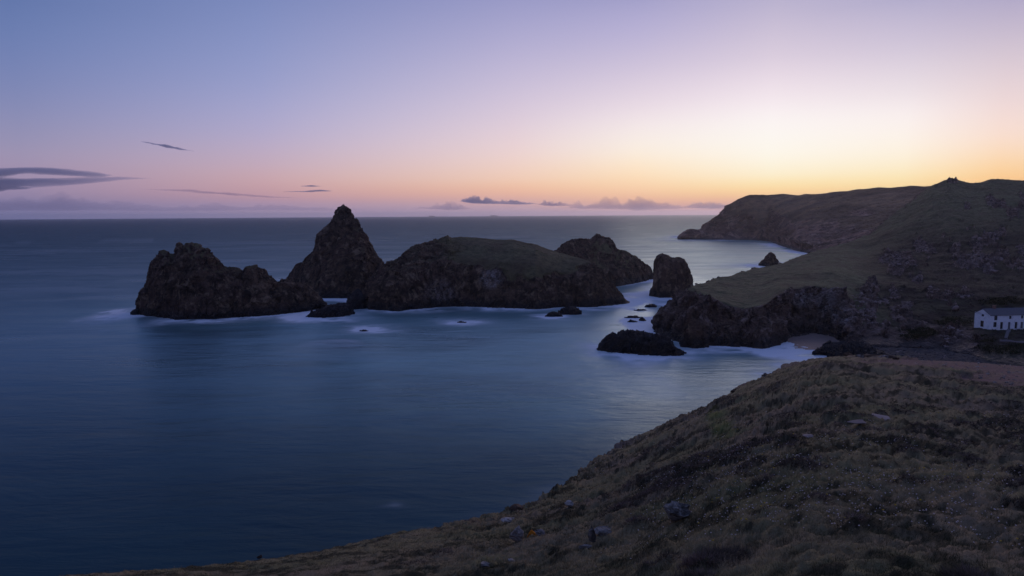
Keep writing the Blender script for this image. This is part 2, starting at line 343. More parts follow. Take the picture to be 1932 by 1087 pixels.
SMALL = [
 ('low black islet awash at the right foot of the turf capped island', [(1028, 597), (1036, 591), (1048, 587), (1056, 591), (1062, 597)], 598, 91),
 ('dark blocky islet touching the right foot of the turf capped island', [(1054, 590), (1060, 580), (1072, 576), (1086, 577), (1095, 583), (1098, 592)], 594, 93),
 ('flat dark islet farthest back in the channel by the promontory', [(1215, 579), (1220, 573), (1230, 573), (1239, 578)], 580, 95),
 ('thin flat islet second from the back in the channel', [(1196, 585), (1205, 582.5), (1215, 583), (1223, 585)], 586.5, 97),
 ('very low islet barely above water in the middle of the channel', [(1178, 600), (1188, 596.5), (1200, 597), (1209, 599)], 600.5, 99),
 ('small twin topped islet nearest the long black rock', [(1183, 608), (1190, 602.5), (1195, 604), (1203, 607)], 608.5, 101),
 ('small pointed islet just right of the twin topped one', [(1205, 605), (1211, 599.5), (1219, 605)], 606, 103),
 ('tiny dark rock in the foam patch left of the turf capped island', [(679, 625), (686, 621), (695, 624)], 625.5, 105),
 ('tiny rock in the foam patch in front of the turf capped island', [(862, 609), (869, 605.5), (880, 609)], 609.5, 107),
 ('little wet rock against the edge of the near grassy slope', [(1437, 708), (1444, 704), (1450, 706), (1456, 710)], 711, 109),
 ('low wave washed rock trailing off the left end of the leftmost stack', [(246, 592), (252, 585), (259, 582), (264, 588)], 594, 111),
]
for lab, sl, by, sd in SMALL:
    x0, x1 = sl[0][0], sl[-1][0]
    stack('islet', lab, sl, [(x0, by-0.5), ((x0+x1)/2, by), (x1, by-0.5)], [(x0, 0.6), ((x0+x1)/2, max(1.5, (x1-x0)*0.06)), (x1, 0.6)], CLIFF, 70, 40, M_dark, sd, 0.4, 0.35, cat='islet', group='small islets in the channel and cove')

# ------------------------------------------------------------------ land: promontory with the hill, far headland
def terrain(name, tab, rows, nu, seed, mtl, amp, sc, grassf, palef=None, back=None, sm=3, spread=None, heathf=None):
    pxs = [r[0] for r in tab]; P = []
    for px, *pts in tab:
        col = []
        for q in pts:
            col.append(at_z(px, q, 0.0) if not isinstance(q, tuple) else at_d(px, q[0], q[1]))
        u = col[0].copy(); dr = np.array([u[0]/u[1], 1, 0]); u = u-dr*4; u[2] = -5
        e = col[-1]; b1, b2 = back(px, e)
        c1 = e+dr*b1[0]; c1[2] = b1[1]; c2 = e+dr*b2[0]; c2[2] = b2[1]
        P.append([u]+col+[c1, c2])
    P = np.array(P); xs = np.linspace(pxs[0], pxs[-1], nu) if spread is None else spread
    Q = np.stack([np.stack([np.interp(xs, pxs, P[:, k, c]) for c in range(3)], -1) for k in range(P.shape[1])], 1)
    Q = smooth1(Q, 0, sm*4)
    V = []
    for k, n in enumerate(rows):
        f = np.linspace(0, 1, n, endpoint=(k == len(rows)-1))
        V.append(Q[:, k:k+1]*(1-f)[None, :, None]+Q[:, k+1:k+2]*f[None, :, None])
    V = smooth1(np.concatenate(V, 1), 1, 5)
    V0 = V.copy(); n0 = gnorm(V); qx, qy = proj(V0)
    steep = 1-sstep(smooth1(n0[..., 2], 1, 4), 0.45, 0.9)
    am = amp(V0, qx, qy, steep)
    V = craggify(V, am, seed, sc)
    V[..., 2] += (0.35*fbm(V0*0.12/sc, 3, seed+80)+0.9*fbm(V0*0.03/sc, 3, seed+90))*sstep(V0[..., 2], 3, 10)*sc
    nz = smooth1(smooth1(gnorm(V)[..., 2], 0, 2), 1, 2)
    g = grassf(qx, qy, nz, V, steep); pl = palef(qx, qy, V) if palef else np.zeros_like(g)
    collect(V)
    hth = heathf(qx, qy, V) if heathf else np.zeros_like(g)
    o = mesh(name, V, gridfaces(nu, V.shape[1]), mtl, {'grass': g, 'pale': pl, 'heather': hth}, smooth=False)
    o['kind'] = 'structure'
    return o, V, g

LAND = [
 (1234, 626, (624, 291), (623, 292), (622.5, 293), (622, 294), (621.5, 295)),
 (1239, 628, (620, 289), (614, 291), (612, 292.5), (611, 294), (610, 295)),
 (1250, 634, (615, 286), (598, 289), (594, 292), (592, 294), (590, 296)),
 (1264, 641, (605, 281), (575, 287), (569, 292), (566, 296), (564, 300)),
 (1290, 648, (600, 268), (560, 275), (556, 292), (553, 302), (550, 312)),
 (1312, 651, (605, 262), (560, 270), (554, 295), (547, 315), (539, 340)),
 (1350, 653, (612, 260), (566, 268), (556, 295), (541, 330), (527, 375)),
 (1400, 655, (617, 258), (581, 264), (560, 300), (535, 345), (513, 400)),
 (1440, 658, (617, 256), (575, 263), (550, 305), (522, 370), (504, 430)),
 (1472, 650, (602, 264), (552, 275), (535, 315), (512, 380), (497, 440)),
 (1492, (634, 272), (590, 292), (544, 297), (525, 335), (502, 405), (490, 465)),
 (1540, (630, 276), (588, 296), (541, 301), (515, 350), (490, 420), (474, 490)),
 (1572, (633, 272), (590, 290), (546, 296), (510, 350), (483, 430), (466, 510)),
 (1600, (644, 250), (600, 268), (578, 280), (520, 340), (485, 430), (457, 520)),
 (1642, (650, 246), (612, 264), (590, 278), (540, 320), (485, 430), (442, 545)),
 (1680, (652, 244), (620, 258), (595, 276), (540, 320), (480, 425), (407, 575)),
 (1705, (653, 243), (622, 256), (600, 275), (545, 315), (475, 425), (389, 590)),
 (1735, (655, 241), (625, 254), (603, 273), (548, 313), (472, 422), (364, 604)),
 (1760, (657, 240), (628, 252), (606, 271), (550, 311), (470, 420), (347, 610)),
 (1783, (660, 238), (630, 250), (608, 270), (553, 307), (466, 417), (339, 618)),
 (1797, (662, 236), (631, 249), (610, 269), (555, 305), (465, 415), (337, 620)),
 (1830, (668, 230), (629, 248), (611, 267), (560, 296), (462, 412), (345, 620)),
 (1850, (675, 224), (627, 247), (610, 268), (563, 292), (460, 410), (343, 620)),
 (1868, (680, 220), (626, 246), (607, 271), (565, 291), (459, 410), (338, 620)),
 (1932, (692, 213), (627, 245), (605, 272), (565, 290), (455, 410), (338, 622)),
 (2100, (700, 210), (627, 245), (602, 272), (560, 290), (450, 410), (334, 620)),
 (2600, (700, 210), (627, 245), (598, 272), (550, 290), (440, 410), (320, 620)),
]
OUTCROPS = [(1705, 500, 42, 40), (1730, 470, 30, 22), (1850, 455, 55, 35), (1905, 490, 45, 35), (1840, 490, 35, 25), (1660, 560, 50, 40), (1620, 600, 40, 35), (1700, 600, 45, 40), (1785, 560, 35, 22), (1805, 630, 30, 22), (1690, 372, 30, 14), (1900, 385, 55, 25), (1795, 342, 9, 4)]
def rocky(x, y):
    r = np.zeros_like(x)
    q = np.stack([x*0.045, y*0.07, 0*x], -1); n = fbm(np.nan_to_num(q), 4, 871)
    for cx, cy, rx, ry in OUTCROPS: r = np.maximum(r, sstep(1.0-np.hypot((x-cx)/rx/1.25, (y-cy)/ry/1.15)+0.75*n, 0.25, 0.75))
    return r
GE = ([1236, 1312, 1340, 1370, 1400, 1440, 1462, 1480, 1500, 1590, 1610, 1640, 1700], [548, 549, 562, 575, 582, 577, 563, 549, 544, 546, 575, 640, 700])
def below(x, y): return sstep(y-np.interp(x, *GE), -3, 8)*sstep(1640-x, 0, 30)
def land_amp(V, x, y, st): return np.clip(0.95*np.maximum(st, below(x, y))+0.85*rocky(x, y)*sstep(x, 1590, 1640)+0.10+0.14*sstep(x, 1620, 1720), 0, 1.05)*np.clip(V[..., 2]/3+0.35, 0.25, 1)
def land_grass(x, y, nz, V, st):
    g = sstep(nz, 0.62, 0.86)*sstep(V[..., 2], 4, 8)
    g = g*(1-0.75*rocky(x, y)*sstep(x, 1590, 1640))*(1-0.9*below(x+6*fbm(V*0.12, 2, 5), y+5*fbm(V*0.1, 3, 6)))
    lowbank = sstep(x, 1820, 1870)*sstep(y, 600, 615)
    return np.maximum(g, 0.75*lowbank)
def land_pale(x, y, V):
    p = sstep(1.1-np.hypot((x-1515)/34, (y-568)/20), 0, 0.7)+sstep(1.1-np.hypot((x-1562)/26, (y-570)/34), 0, 0.7)+0.8*sstep(1.1-np.hypot((x-1592)/28, (y-602)/16), 0, 0.7)
    return np.clip(p*1.0+0.25*rocky(x, y)*sstep(fbm(V*0.12, 3, 872), 0.0, 0.4), 0, 1)
def land_back(px, e):
    t = float(sstep(np.array(px), 1600, 1760))
    return (7+150*t, e[2]*0.45*(1-t)+(e[2]-14)*t), (13+500*t, -5)
xs = np.concatenate([np.linspace(1234, 1330, 130, endpoint=False), np.linspace(1330, 1940, 520, endpoint=False), np.linspace(1940, 2600, 90)])
land, LV, LG = terrain('promontory_and_hill', LAND, [10, 34, 40, 45, 55, 75, 24, 14], len(xs), 201, M_land, land_amp, 1.0, land_grass, land_pale, land_back, 1, xs, lambda x, y, V: np.clip(sstep(x+0.35*(y-520)+70*fbm(V*0.02, 3, 77), 1600, 1690)*sstep(y+25*fbm(V*0.015, 3, 78), 385, 470), 0, 1))

HEAD = [
 (1278, 451, (450, 1326), (449, 1330), (448.5, 1335)),
 (1290, 451.5, (446, 1328), (442, 1334), (437, 1342)),
 (1300, 452, (444, 1328), (437, 1336), (431, 1345)),
 (1320, 452, (444, 1325), (438, 1338), (432, 1350)),
 (1332, 452.3, (442, 1325), (432, 1340), (421, 1358)),
 (1346, 452.5, (438, 1325), (424, 1342), (411, 1362)),
 (1362, 452.7, (436, 1322), (418, 1342), (403, 1366)),
 (1376, 453, (434, 1320), (410, 1342), (387, 1370)),
 (1392, 453, (432, 1316), (405, 1342), (377, 1375)),
 (1412, 453, (432, 1310), (400, 1340), (367, 1380)),
 (1450, 455, (440, 1240), (405, 1310), (366, 1382)),
 (1470, 462, (449, 1090), (415, 1220), (366, 1380)),
 (1500, 472, (456, 935), (420, 1100), (366, 1360)),
 (1535, 480, (460, 860), (425, 1000), (365, 1310)),
 (1600, 490, (462, 800), (420, 950), (359, 1260)),
 (1650, 496, (456, 775), (415, 925), (355, 1210)),
 (1720, 500, (448, 740), (408, 890), (351, 1140)),
 (1775, 500, (440, 720), (400, 870), (348, 1080)),
 (1932, 500, (440, 700), (400, 850), (346, 1000)),
 (2500, 500, (440, 690), (400, 830), (340, 980)),
]
terrain('far_headland', HEAD, [8, 45, 50, 60, 14, 10], 520, 301, M_far,
        lambda V, x, y, st: 3.7*np.clip(0.9*st+0.3, 0, 1.1)*np.clip(V[..., 2]/12+0.25, 0.15, 1)*np.clip((EYE+40-V[..., 2])/45, 0.06, 1), 3.6,
        lambda x, y, nz, V, st: sstep(nz, 0.4, 0.75)*sstep(V[..., 2]+18*fbm(V*0.015, 3, 8), 14, 50), None,
    lambda px, e: ((30, e[2]*0.8), (160, -5)), 1, None, lambda x, y, V: np.clip(0.5+1.1*fbm(V*0.012, 4, 79), 0, 0.85))

# beaches
def sheet(name, pts, mtl, amp, seed, n=(160, 60)):
    xs = np.linspace(pts[0][0], pts[-1][0], n[0]); c = [p[0] for p in pts]
    near = at_d(xs, np.interp(xs, c, [p[1][0] for p in pts]), np.interp(xs, c, [p[1][1] for p in pts]))
    far = at_d(xs, np.interp(xs, c, [p[2][0] for p in pts]), np.interp(xs, c, [p[2][1] for p in pts]))
    f = np.linspace(0, 1, n[1])[None, :, None]; V = near[:, None]*(1-f)+far[:, None]*f
    V[..., 2] += amp*fbm(V*0.5, 4, seed)
    o = mesh(name, V, gridfaces(*n), mtl); o['kind'] = 'structure'; return o, V
M_sand = plain('wet_sand', (0.22, 0.16, 0.135), 0.6, 0.3, 0.15, 0.3)
M_shingle, t = mat('shingle')
n1 = t.noise(t.pos, 1.4, 5, 0.7); n2 = t.noise(t.pos, 0.12, 3)
t.out(t.mix(t.rng(n1, 0.35, 0.7), (0.020, 0.018, 0.018), (0.085, 0.078, 0.08)), 0.9, n1, 0.6, 0.4)
sand, SV = sheet('sand_beach', [(1440, (664, 247.5), (640, 268)), (1500, (660, 247), (629, 280)), (1560, (660, 246), (629, 280)), (1640, (664, 244), (636, 268))], M_sand, 0.06, 401)
shin, SHV = sheet('shingle_beach', [(1570, (700, 214), (645, 256)), (1700, (704, 208), (645, 252)), (1850, (708, 204), (660, 236)), (2000, (712, 203), (665, 232))], M_shingle, 0.25, 403, (260, 90))

# ------------------------------------------------------------------ near hillside
EDGE = [(-300, 1160, 5.6), (80, 1091, 7.5), (300, 1069, 9), (480, 1047, 11), (700, 1012, 13), (850, 988, 15), (970, 961, 18), (1085, 906, 24), (1200, 850, 32), (1290, 795, 42), (1390, 740, 55), (1470, 703, 72), (1515, 686, 82), (1550, 676, 90), (1600, 673, 92), (1700, 678, 90), (1800, 684, 88), (1932, 692, 85), (2300, 705, 85)]
ez = [(-180, 60, 52), (-130, 25, 47), (-95, 9, 45.5), (-70, 6.5, 45.6)]
for px, py, d in EDGE:
    p = at_d(px, py, d); ez.append((math.degrees(math.atan2(p[0], p[1])), math.hypot(p[0], p[1]), p[2]))
ez += [(75, 110, 44), (105, 110, 54), (140, 80, 55), (180, 60, 52)]
ez = np.array(ez)
azs = np.concatenate([np.linspace(-180, -48, 40, endpoint=False), np.linspace(-48, 42, 900, endpoint=False), np.linspace(42, 180, 60)])
re = np.exp(np.interp(azs, ez[:, 0], np.log(ez[:, 1]))); ze = np.interp(azs, ez[:, 0], ez[:, 2])
re[40:940] = smooth1(re[40:940], 0, 60); ze[40:940] = smooth1(ze[40:940], 0, 60)
NR = 400
lr = np.linspace(0, 1, NR)
r = np.exp(np.log(1.2)*(1-lr)[None]+np.log(re)[:, None]*lr[None])
f = (r-1.2)/(re[:, None]-1.2)
z = 48.15*(1-f)+ze[:, None]*f
se = (EYE-ze)/re
dr_f = np.linspace(0, 1, 26)[1:]
over = (np.maximum(ze, 5)+5)*0.75
rd = re[:, None]+over[:, None]*dr_f[None]**1.3
zd = ze[:, None]-(ze[:, None]+5)*(dr_f[None]**1.15)
r = np.concatenate([r, rd], 1); z = np.concatenate([z, zd], 1)
A = np.radians(azs)[:, None]
HV = np.stack([np.sin(A)*r, np.cos(A)*r, z], -1)
hx, hy = proj(HV)
flat = HV*np.array([1, 1, 0.0])
hz = np.clip(r/22, 0.12, 1.0)*(1-0.6*sstep(np.arange(NR+25)/NR, 0.7, 1.0))[None]
ang = math.radians(35); rotv = np.stack([flat[..., 0]*math.cos(ang)+flat[..., 1]*math.sin(ang), (-flat[..., 0]*math.sin(ang)+flat[..., 1]*math.cos(ang))*1.7, flat[..., 2]], -1)
hum = fbm(rotv*0.55, 3, 501); hum2 = np.abs(fbm(rotv*1.9+0.6*hum[..., None], 3, 511)); hum4 = ridged(rotv*4.0, 3, 515); hum3 = fbm(flat*6.0, 3, 521)
big = fbm(flat*0.11, 3, 531)
pathm = sstep(np.interp(hx, [1580, 1620, 1680, 1760, 1850, 1932, 2100], [672, 684, 691, 703, 722, 748, 780])+15*fbm(flat*0.35, 4, 541)-hy, -5, 6)*sstep(hx, 1575, 1640)
pathm = np.nan_to_num(pathm*(HV[..., 1] > 30)*sstep(2350-hx, 0, 250))*(0.55+0.45*sstep(fbm(flat*0.9, 4, 543), -0.5, 0.0))
onland = np.concatenate([np.ones((len(azs), NR)), np.ones((len(azs), 25))*0.6], 1)
keep = sstep(r, 1.2, 4.0)
dz = (0.15*hum*hz+0.11*hum2*np.clip(r/16, 0.2, 1)*(0.3+0.7*sstep(azs, -16, 4))[:, None]+0.05*hum4*np.clip(r/10, 0.4, 1)*(0.25+0.75*sstep(azs, -16, 4))[:, None]+0.02*hum3+0.5*big*np.clip(r/30, 0, 1))*keep
dz = np.where(pathm > 0.5, dz*0.4, dz)
HV[..., 2] += dz*onland
# rougher rock lip along the sea edge
lip = sstep(np.arange(NR+25)/NR, 0.93, 1.0)[None]*((azs > -10) & (azs < 24))[:, None]
HV += gnorm(HV)*(lip*0.16*cells(flat*1.1, 551)*np.clip(r/25, 0.3, 1.2))[..., None]
heath = sstep(0.55*fbm(rotv*0.3, 2, 561)+0.75*fbm(rotv*1.5, 4, 563)+0.25*hum+0.25*hum2, 0.5, 0.9)*(1-pathm)*sstep(azs, -14, 0)[:, None]
dz = dz+0.05*heath
HV[..., 2] += 0.05*heath*keep
rockm = lip*sstep(cells(flat*0.5, 571), 0.1, 0.4)*0.7
patchn = np.clip(0.56+0.5*fbm(rotv*1.1, 3, 581, 0.6)*np.clip(r/12, 0.5, 1)+0.55*fbm(rotv*3.2, 4, 585, 0.7)+0.25*hum-0.25*hum2+0.18*hum4, 0, 1)  # turf tone; its dark end paints both heather and the shade of hollows
M_turf, t = mat('hillside_turf')
h = t.attr('heath'); p_ = t.attr('path'); hm = t.attr('hum')
n1 = t.noise(t.pos, 1.1, 6, 0.65); n2 = t.noise(t.pos, 9.0, 5, 0.7); n3 = t.noise(t.pos, 0.22, 4)
mp = t('ShaderNodeMapping', {'Vector': t.pos, 'Scale': (1, 0.35, 1)}).outputs[0]; n4 = t.noise(mp, 40.0, 4, 0.7)
g = t.mix(t.rng(n1, 0.3, 0.7), (0.132, 0.118, 0.052), (0.305, 0.230, 0.125))
g = t.mix(t.math('MULTIPLY', t.rng(n3, 0.45, 0.62), 0.55), g, (0.23, 0.145, 0.115))
n7 = t.noise(t.pos, 0.55, 5, 0.65)
g = t.mix(t.rng(n7, 0.50, 0.66, 0.0, 0.75), g, (0.115, 0.120, 0.050))
g = t.mix(t.math('MULTIPLY', h, t.rng(n2, 0.3, 0.6, 0.5, 1.0)), g, (0.060, 0.046, 0.036))
g = t.mix(t.math('MULTIPLY', t.rng(n4, 0.45, 0.75), 0.45), g, (0.30, 0.24, 0.155))
g = t.mix(t.rng(t.attr('patch'), 0.12, 0.58, 0.92, 0.0), g, (0.046, 0.040, 0.024))  # shaded hollows and heather darkened in the turf colour
g = t.mix(t.attr('lush'), g, (0.13, 0.16, 0.03))
pc = t.mix(t.math('MULTIPLY', t.rng(n1, 0.3, 0.7, 0.5, 1.3), t.rng(n2, 0.3, 0.7)), (0.11, 0.066, 0.058), (0.27, 0.160, 0.145))
g = t.mix(p_, g, pc)
g = t.mix(t.attr('rock'), g, (0.17, 0.13, 0.12))
t.out(g, 0.95, t.math('ADD', n2, t.math('MULTIPLY', n4, 0.5)), 0.7, 0.06, 0.1)
lush = np.nan_to_num(sstep(1.2-np.hypot((hx-1362)/34, (hy-805)/14), 0, 0.8))*0.8*(0.6+0.4*hum)
hill = mesh('hillside', HV, gridfaces(len(azs), NR+25), M_turf, {'patch': patchn, 'heath': heath, 'path': pathm, 'hum': hum, 'rock': rockm, 'lush': np.clip(lush, 0, 1)})
hill['kind'] = 'structure'
collect(HV)

# grass, heather, flowers on it
vis = (hx > -80) & (hx < 2020) & (hy < 1180)
vis[:, NR-2:] = False; vis[:40] = False; vis[-61:] = False
VI = np.argwhere(vis)
def pick(n, wt):
    p = wt[VI[:, 0], VI[:, 1]]; p = p/p.sum(); k = RNG.choice(len(VI), n, p=p)
    i, j = VI[k].T; u, v = RNG.random((2, n))[..., None]
    P = HV[i, j]*(1-u)*(1-v)+HV[i+1, j]*u*(1-v)+HV[i, j+1]*(1-u)*v+HV[i+1, j+1]*u*v
    return P, i, j
def blades(name, n_t, per, wt, hgt, wid, lean, spread, mtl, tintf):
    P, i, j = pick(n_t, wt); rr = np.linalg.norm(P[:, :2], axis=1)
    sz = (0.6+0.8*RNG.random(n_t))*np.clip(1.05-rr/60, 0.45, 1.0)
    base = np.repeat(P, per, 0); N = len(base); s = np.repeat(sz, per); rep = np.repeat(rr, per)
    th = RNG.random(N)*2*np.pi; o = spread*s*np.sqrt(RNG.random(N)); base = base+np.stack([np.cos(th)*o, np.sin(th)*o, -0.01*np.ones(N)], -1)
    l = lean*(0.3+RNG.random(N))*s*hgt; hh = hgt*s*(0.6+0.6*RNG.random(N))
    short = np.repeat((0.45+0.55*sstep(azs, -16, 2))[i], per); hh = hh*short; l = l*short
    tip = base+np.stack([np.cos(th)*l+0.25*hh, np.sin(th)*l-0.1*hh, hh], -1)
    ww = wid*np.clip(rep/9, 0.6, 3.5); tx = RNG.random(N)*np.pi; sd = np.stack([np.cos(tx)*ww, np.sin(tx)*ww, 0*ww], -1)
    V = np.stack([base-sd, base+sd, tip], 1)
    Fc = np.arange(N*3).reshape(-1, 3)
    tint = np.repeat(np.repeat(tintf(i, j), per)+0.35*(RNG.random(N)-0.5), 3)
    o = mesh(name, V, Fc, mtl, {'tint': np.clip(tint, 0, 1)}, smooth=False); o['kind'] = 'stuff'
    return o
def leafmat(name, stops):
    m, t = mat(name); t.out(t.ramp(t.attr('tint'), stops), 0.9, spec=0.1); return m
M_grass = leafmat('grass_blades', [(0.0, (0.040, 0.038, 0.018)), (0.3, (0.130, 0.112, 0.052)), (0.65, (0.33, 0.235, 0.13)), (1.0, (0.58, 0.42, 0.27))])
M_heath = leafmat('heather_sprigs', [(0.0, (0.040, 0.034, 0.022)), (0.5, (0.12, 0.085, 0.060)), (1.0, (0.28, 0.18, 0.16))])
nt_ = 0.05+0.62*patchn+0.18*fbm(flat*0.5, 3, 601)+0.12*fbm(flat*3.0, 2, 611)  # blades take the same painted hollow shade as the turf
wg = np.clip(1.05-heath, 0.1, 1)*(1-pathm*0.97)*(r < 75)
tag(blades('hillside_grass', 85000, 7, wg, 0.036, 0.0026, 0.9, 0.06, M_grass, lambda i, j: nt_[i, j]), 'short dry grass and turf covering the near hillside')
tag(blades('heather', 30000, 8, heath*(r < 60)+1e-9, 0.032, 0.0045, 1.3, 0.07, M_heath, lambda i, j: 0.45+0.3*hum3[i, j]), 'dark low heather patches among the hillside grass')
def flowers(name, n, wt, size, mtl, label):
    P, i, j = pick(n, wt); rr = np.linalg.norm(P[:, :2], axis=1)
    s = size*(0.6+0.7*RNG.random(n))*np.clip(0.8+rr/40, 0.8, 1.6)
    P = P+np.stack([0*s, 0*s, 0.03+0.05*RNG.random(n)], -1)
    oc = np.array([[1, 0, 0], [0, 1, 0], [-1, 0, 0], [0, -1, 0], [0, 0, 0.8], [0, 0, -0.4]], float)
    fc = np.array([[0, 1, 4], [1, 2, 4], [2, 3, 4], [3, 0, 4], [1, 0, 5], [2, 1, 5], [3, 2, 5], [0, 3, 5]])
    V = P[:, None]+oc[None]*s[:, None, None]; Fc = fc[None]+(np.arange(n)*6)[:, None, None]
    o = mesh(name, V, Fc.reshape(-1, 3), mtl, smooth=True); o['kind'] = 'stuff'; tag(o, label)
wf = np.nan_to_num(sstep(fbm(flat*0.25, 3, 621)+0.7*fbm(flat*1.1, 2, 623), -0.1, 0.6)*(1-pathm)*sstep(hx, 900, 1250)*sstep(hy, 730, 860))*(0.35+0.65*sstep(1010-hy, 0, 60))*(r < 40)+1e-9
flowers('sea_pink_flowers', 1700, wf, 0.0085, plain('petal_pale_pink', (0.70, 0.58, 0.55), 0.8), 'scattered tiny pale pink flower heads in the near turf')
flowers('yellow_flowers', 90, wf, 0.012, plain('petal_yellow', (0.55, 0.36, 0.03), 0.8), 'a few tiny yellow flowers in the near turf')

# ------------------------------------------------------------------ loose stones
def ico(sub):
    import bmesh
    bm = bmesh.new(); bmesh.ops.create_icosphere(bm, subdivisions=sub, radius=1); bm.verts.ensure_lookup_table()
    V = np.array([v.co[:] for v in bm.verts]); Fc = np.array([[v.index for v in f.verts] for f in bm.faces]); bm.free(); return V, Fc
ICO = {k: ico(k) for k in (1, 2, 4)}
def rockshape(sub, seed, scale, facet=0.35, freq=1.3):
    V, Fc = ICO[sub]; d = 1+facet*cells(V*freq+seed*3.1, seed)+0.18*fbm(V*2.2, 3, seed+7)
    if sub > 2: d = d+0.08*cells(V*4+seed, seed+9)
    V = V*d[:, None]
    rg = np.random.default_rng(seed+5)
    for _ in range(11):                      # broken faces
        n = rg.normal(size=3); n /= np.linalg.norm(n); k = np.maximum(V @ n-rg.uniform(0.52, 0.85), 0); V = V-0.93*k[:, None]*n
    if sub > 2: V = V*(1+0.035*fbm(V*5, 3, seed+11))[:, None]
    return V*np.array(scale), Fc
def hill_at(px, py):
    d2 = (hx-px)**2+(hy-py)**2; d2 = np.where(np.isnan(d2), 1e9, d2); d2[:, NR:] = 1e9
    k = np.unravel_index(np.argmin(d2), d2.shape); return HV[k]
M_stone = rock_mat('grey_stone', (0.29, 0.25, 0.22), (0.48, 0.42, 0.38), (0.1, 0.1, 0.08), 9.0, (0.16, 0.13, 0.12))
M_lichen, t = mat('orange_lichen_stone'); n1 = t.noise(t.pos, 14, 5, 0.6)
t.out(t.mix(t.rng(n1, 0.2, 0.36), (0.2, 0.17, 0.17), (0.55, 0.17, 0.012)), 0.95, n1, 0.5, 0.03)
def stone(px, py, wpx, hpx, seed, mtl, label, rz=0.0, rx=0.0, depth=0.8):
    p = hill_at(px, py); s = np.linalg.norm(p-CAM)/F; V, Fc = rockshape(4, seed, (wpx*s*0.66, wpx*s*0.66*depth, hpx*s*0.66))
    if rx: c, q = math.cos(rx), math.sin(rx); V = V @ np.array([[c, 0, q], [0, 1, 0], [-q, 0, c]])
    V = V+p+np.array([0, 0, hpx*s*0.42+0.03])
    o = mesh('stone', V, Fc, mtl, {'grass': np.zeros(len(V)), 'pale': np.zeros(len(V))}, smooth=False)
    return tag(o, label, 'stone', 'loose stones on the near slope')
stone(1276, 968, 36, 28, 3, M_stone, 'grey square cut stone with a pale left face, largest on the near slope')
stone(978, 1028, 22, 24, 5, M_stone, 'upright oval grey stone just left of the orange one', rx=0.5)
stone(1006, 1010, 17, 20, 8, M_lichen, 'stone covered in bright orange lichen')
stone(1021, 1012, 14, 11, 9, M_stone, 'small pinkish stone touching the orange lichen stone')
stone(1118, 1020, 14, 26, 12, M_stone, 'pale pointed stone sticking up beside a dark heather cushion')
stone(1132, 1010, 26, 11, 14, M_stone, 'flat pale stone lying behind the pointed one')
stone(1104, 1026, 16, 10, 15, M_stone, 'small pale stone at the left foot of the pointed one')
stone(1075, 954, 12, 9, 17, M_stone, 'small pale stone alone uphill near the sea edge')
stone(957, 988, 18, 8, 19, M_stone, 'flat pale stone uphill of the orange lichen stone')
stone(980, 962, 22, 9, 21, M_rock, 'brown stone jutting out over the sea at the slope edge')
stone(913, 1068, 14, 7, 23, M_stone, 'pinkish flat stone nearest the bottom left of the slope')
stone(964, 1057, 11, 6, 25, M_stone, 'small light stone in the turf below the oval grey one')
stone(1660, 780, 34, 3.2, 27, M_pale, 'long pale slab of bedrock showing through the turf')
stone(1620, 788, 22, 3, 29, M_pale, 'shorter pale bedrock slab left of the long one')
stone(1528, 818, 18, 3.2, 31, M_pale, 'low pale bedrock slab lower down the slope')
stone(1392, 745, 11, 6, 33, M_rock, 'brown crag on the upper sea edge of the near slope')
stone(1384, 751, 9, 5, 35, M_rock, 'small brown crag just below the upper edge crag')
stone(1290, 797, 12, 8, 37, M_rock, 'brown crag halfway along the sea edge of the near slope')
stone(490, 1041, 9, 4, 39, M_rock, 'small tan stone on the lower left edge of the slope')
for k, (px, py) in enumerate([(1600, 676), (1622, 678), (1640, 679), (1668, 681), (1686, 682)]):
    stone(px, py, 13+3*(k % 3), 5+(k % 2)*1.5, 41+k, M_stone if k % 2 else M_rock,
          ['low rough stone leftmost on the crest above the beach', 'small grey stone second along the crest', 'rough brown stone midway along the crest row', 'grey stone fourth along the crest beside the path', 'brown stone at the path end of the crest row'][k])

# boulders on the hill and the beaches: the largest as individuals, the rest as scree
BASES = []
for k in range(6):
    V, Fc = rockshape(2, 60+k, (1, 0.85, 0.75), 0.4)
    me = mesh('boulder_shape', V, Fc, M_pale, smooth=False); BASES.append(me.data); bpy.data.objects.remove(me)
def scatter(idx, V, n, smin, smax, seed):
    rg = np.random.default_rng(seed); k = rg.choice(len(idx), n, replace=len(idx) < n); p = V[idx[k, 0], idx[k, 1]]
    s = smin+(smax-smin)*rg.random(n)**2.5; return p+np.stack([rg.normal(0, .6, n), rg.normal(0, .6, n), -0.1*s], -1), s, rg
lx, ly = proj(LV)
facing = ((gnorm(LV)*(LV-CAM)).sum(-1) < 0)
rk = rocky(lx, ly)*(lx > 1595)*(lx < 1960)*facing*(ly > 352)*(0.35+0.9*sstep(fbm(LV*0.09, 3, 881), -0.2, 0.35))
def scree(name, p, s, rg, label, mtl):
    V1, F1 = ICO[1]; n = len(p); a = rg.random(n)*6.28; c, q = np.cos(a), np.sin(a)
    J = V1[None]*(0.65+0.7*rg.random((n, len(V1), 1)))*(s[:, None, None]*np.array([1.2, 0.8, 0.7]))
    X = np.stack([J[..., 0]*c[:, None]-J[..., 1]*q[:, None], J[..., 0]*q[:, None]+J[..., 1]*c[:, None], J[..., 2]], -1)+p[:, None]
    o = mesh(name, X, (F1[None]+(np.arange(n)*len(V1))[:, None, None]).reshape(-1, 3), mtl, smooth=False); o['kind'] = 'stuff'; tag(o, label)
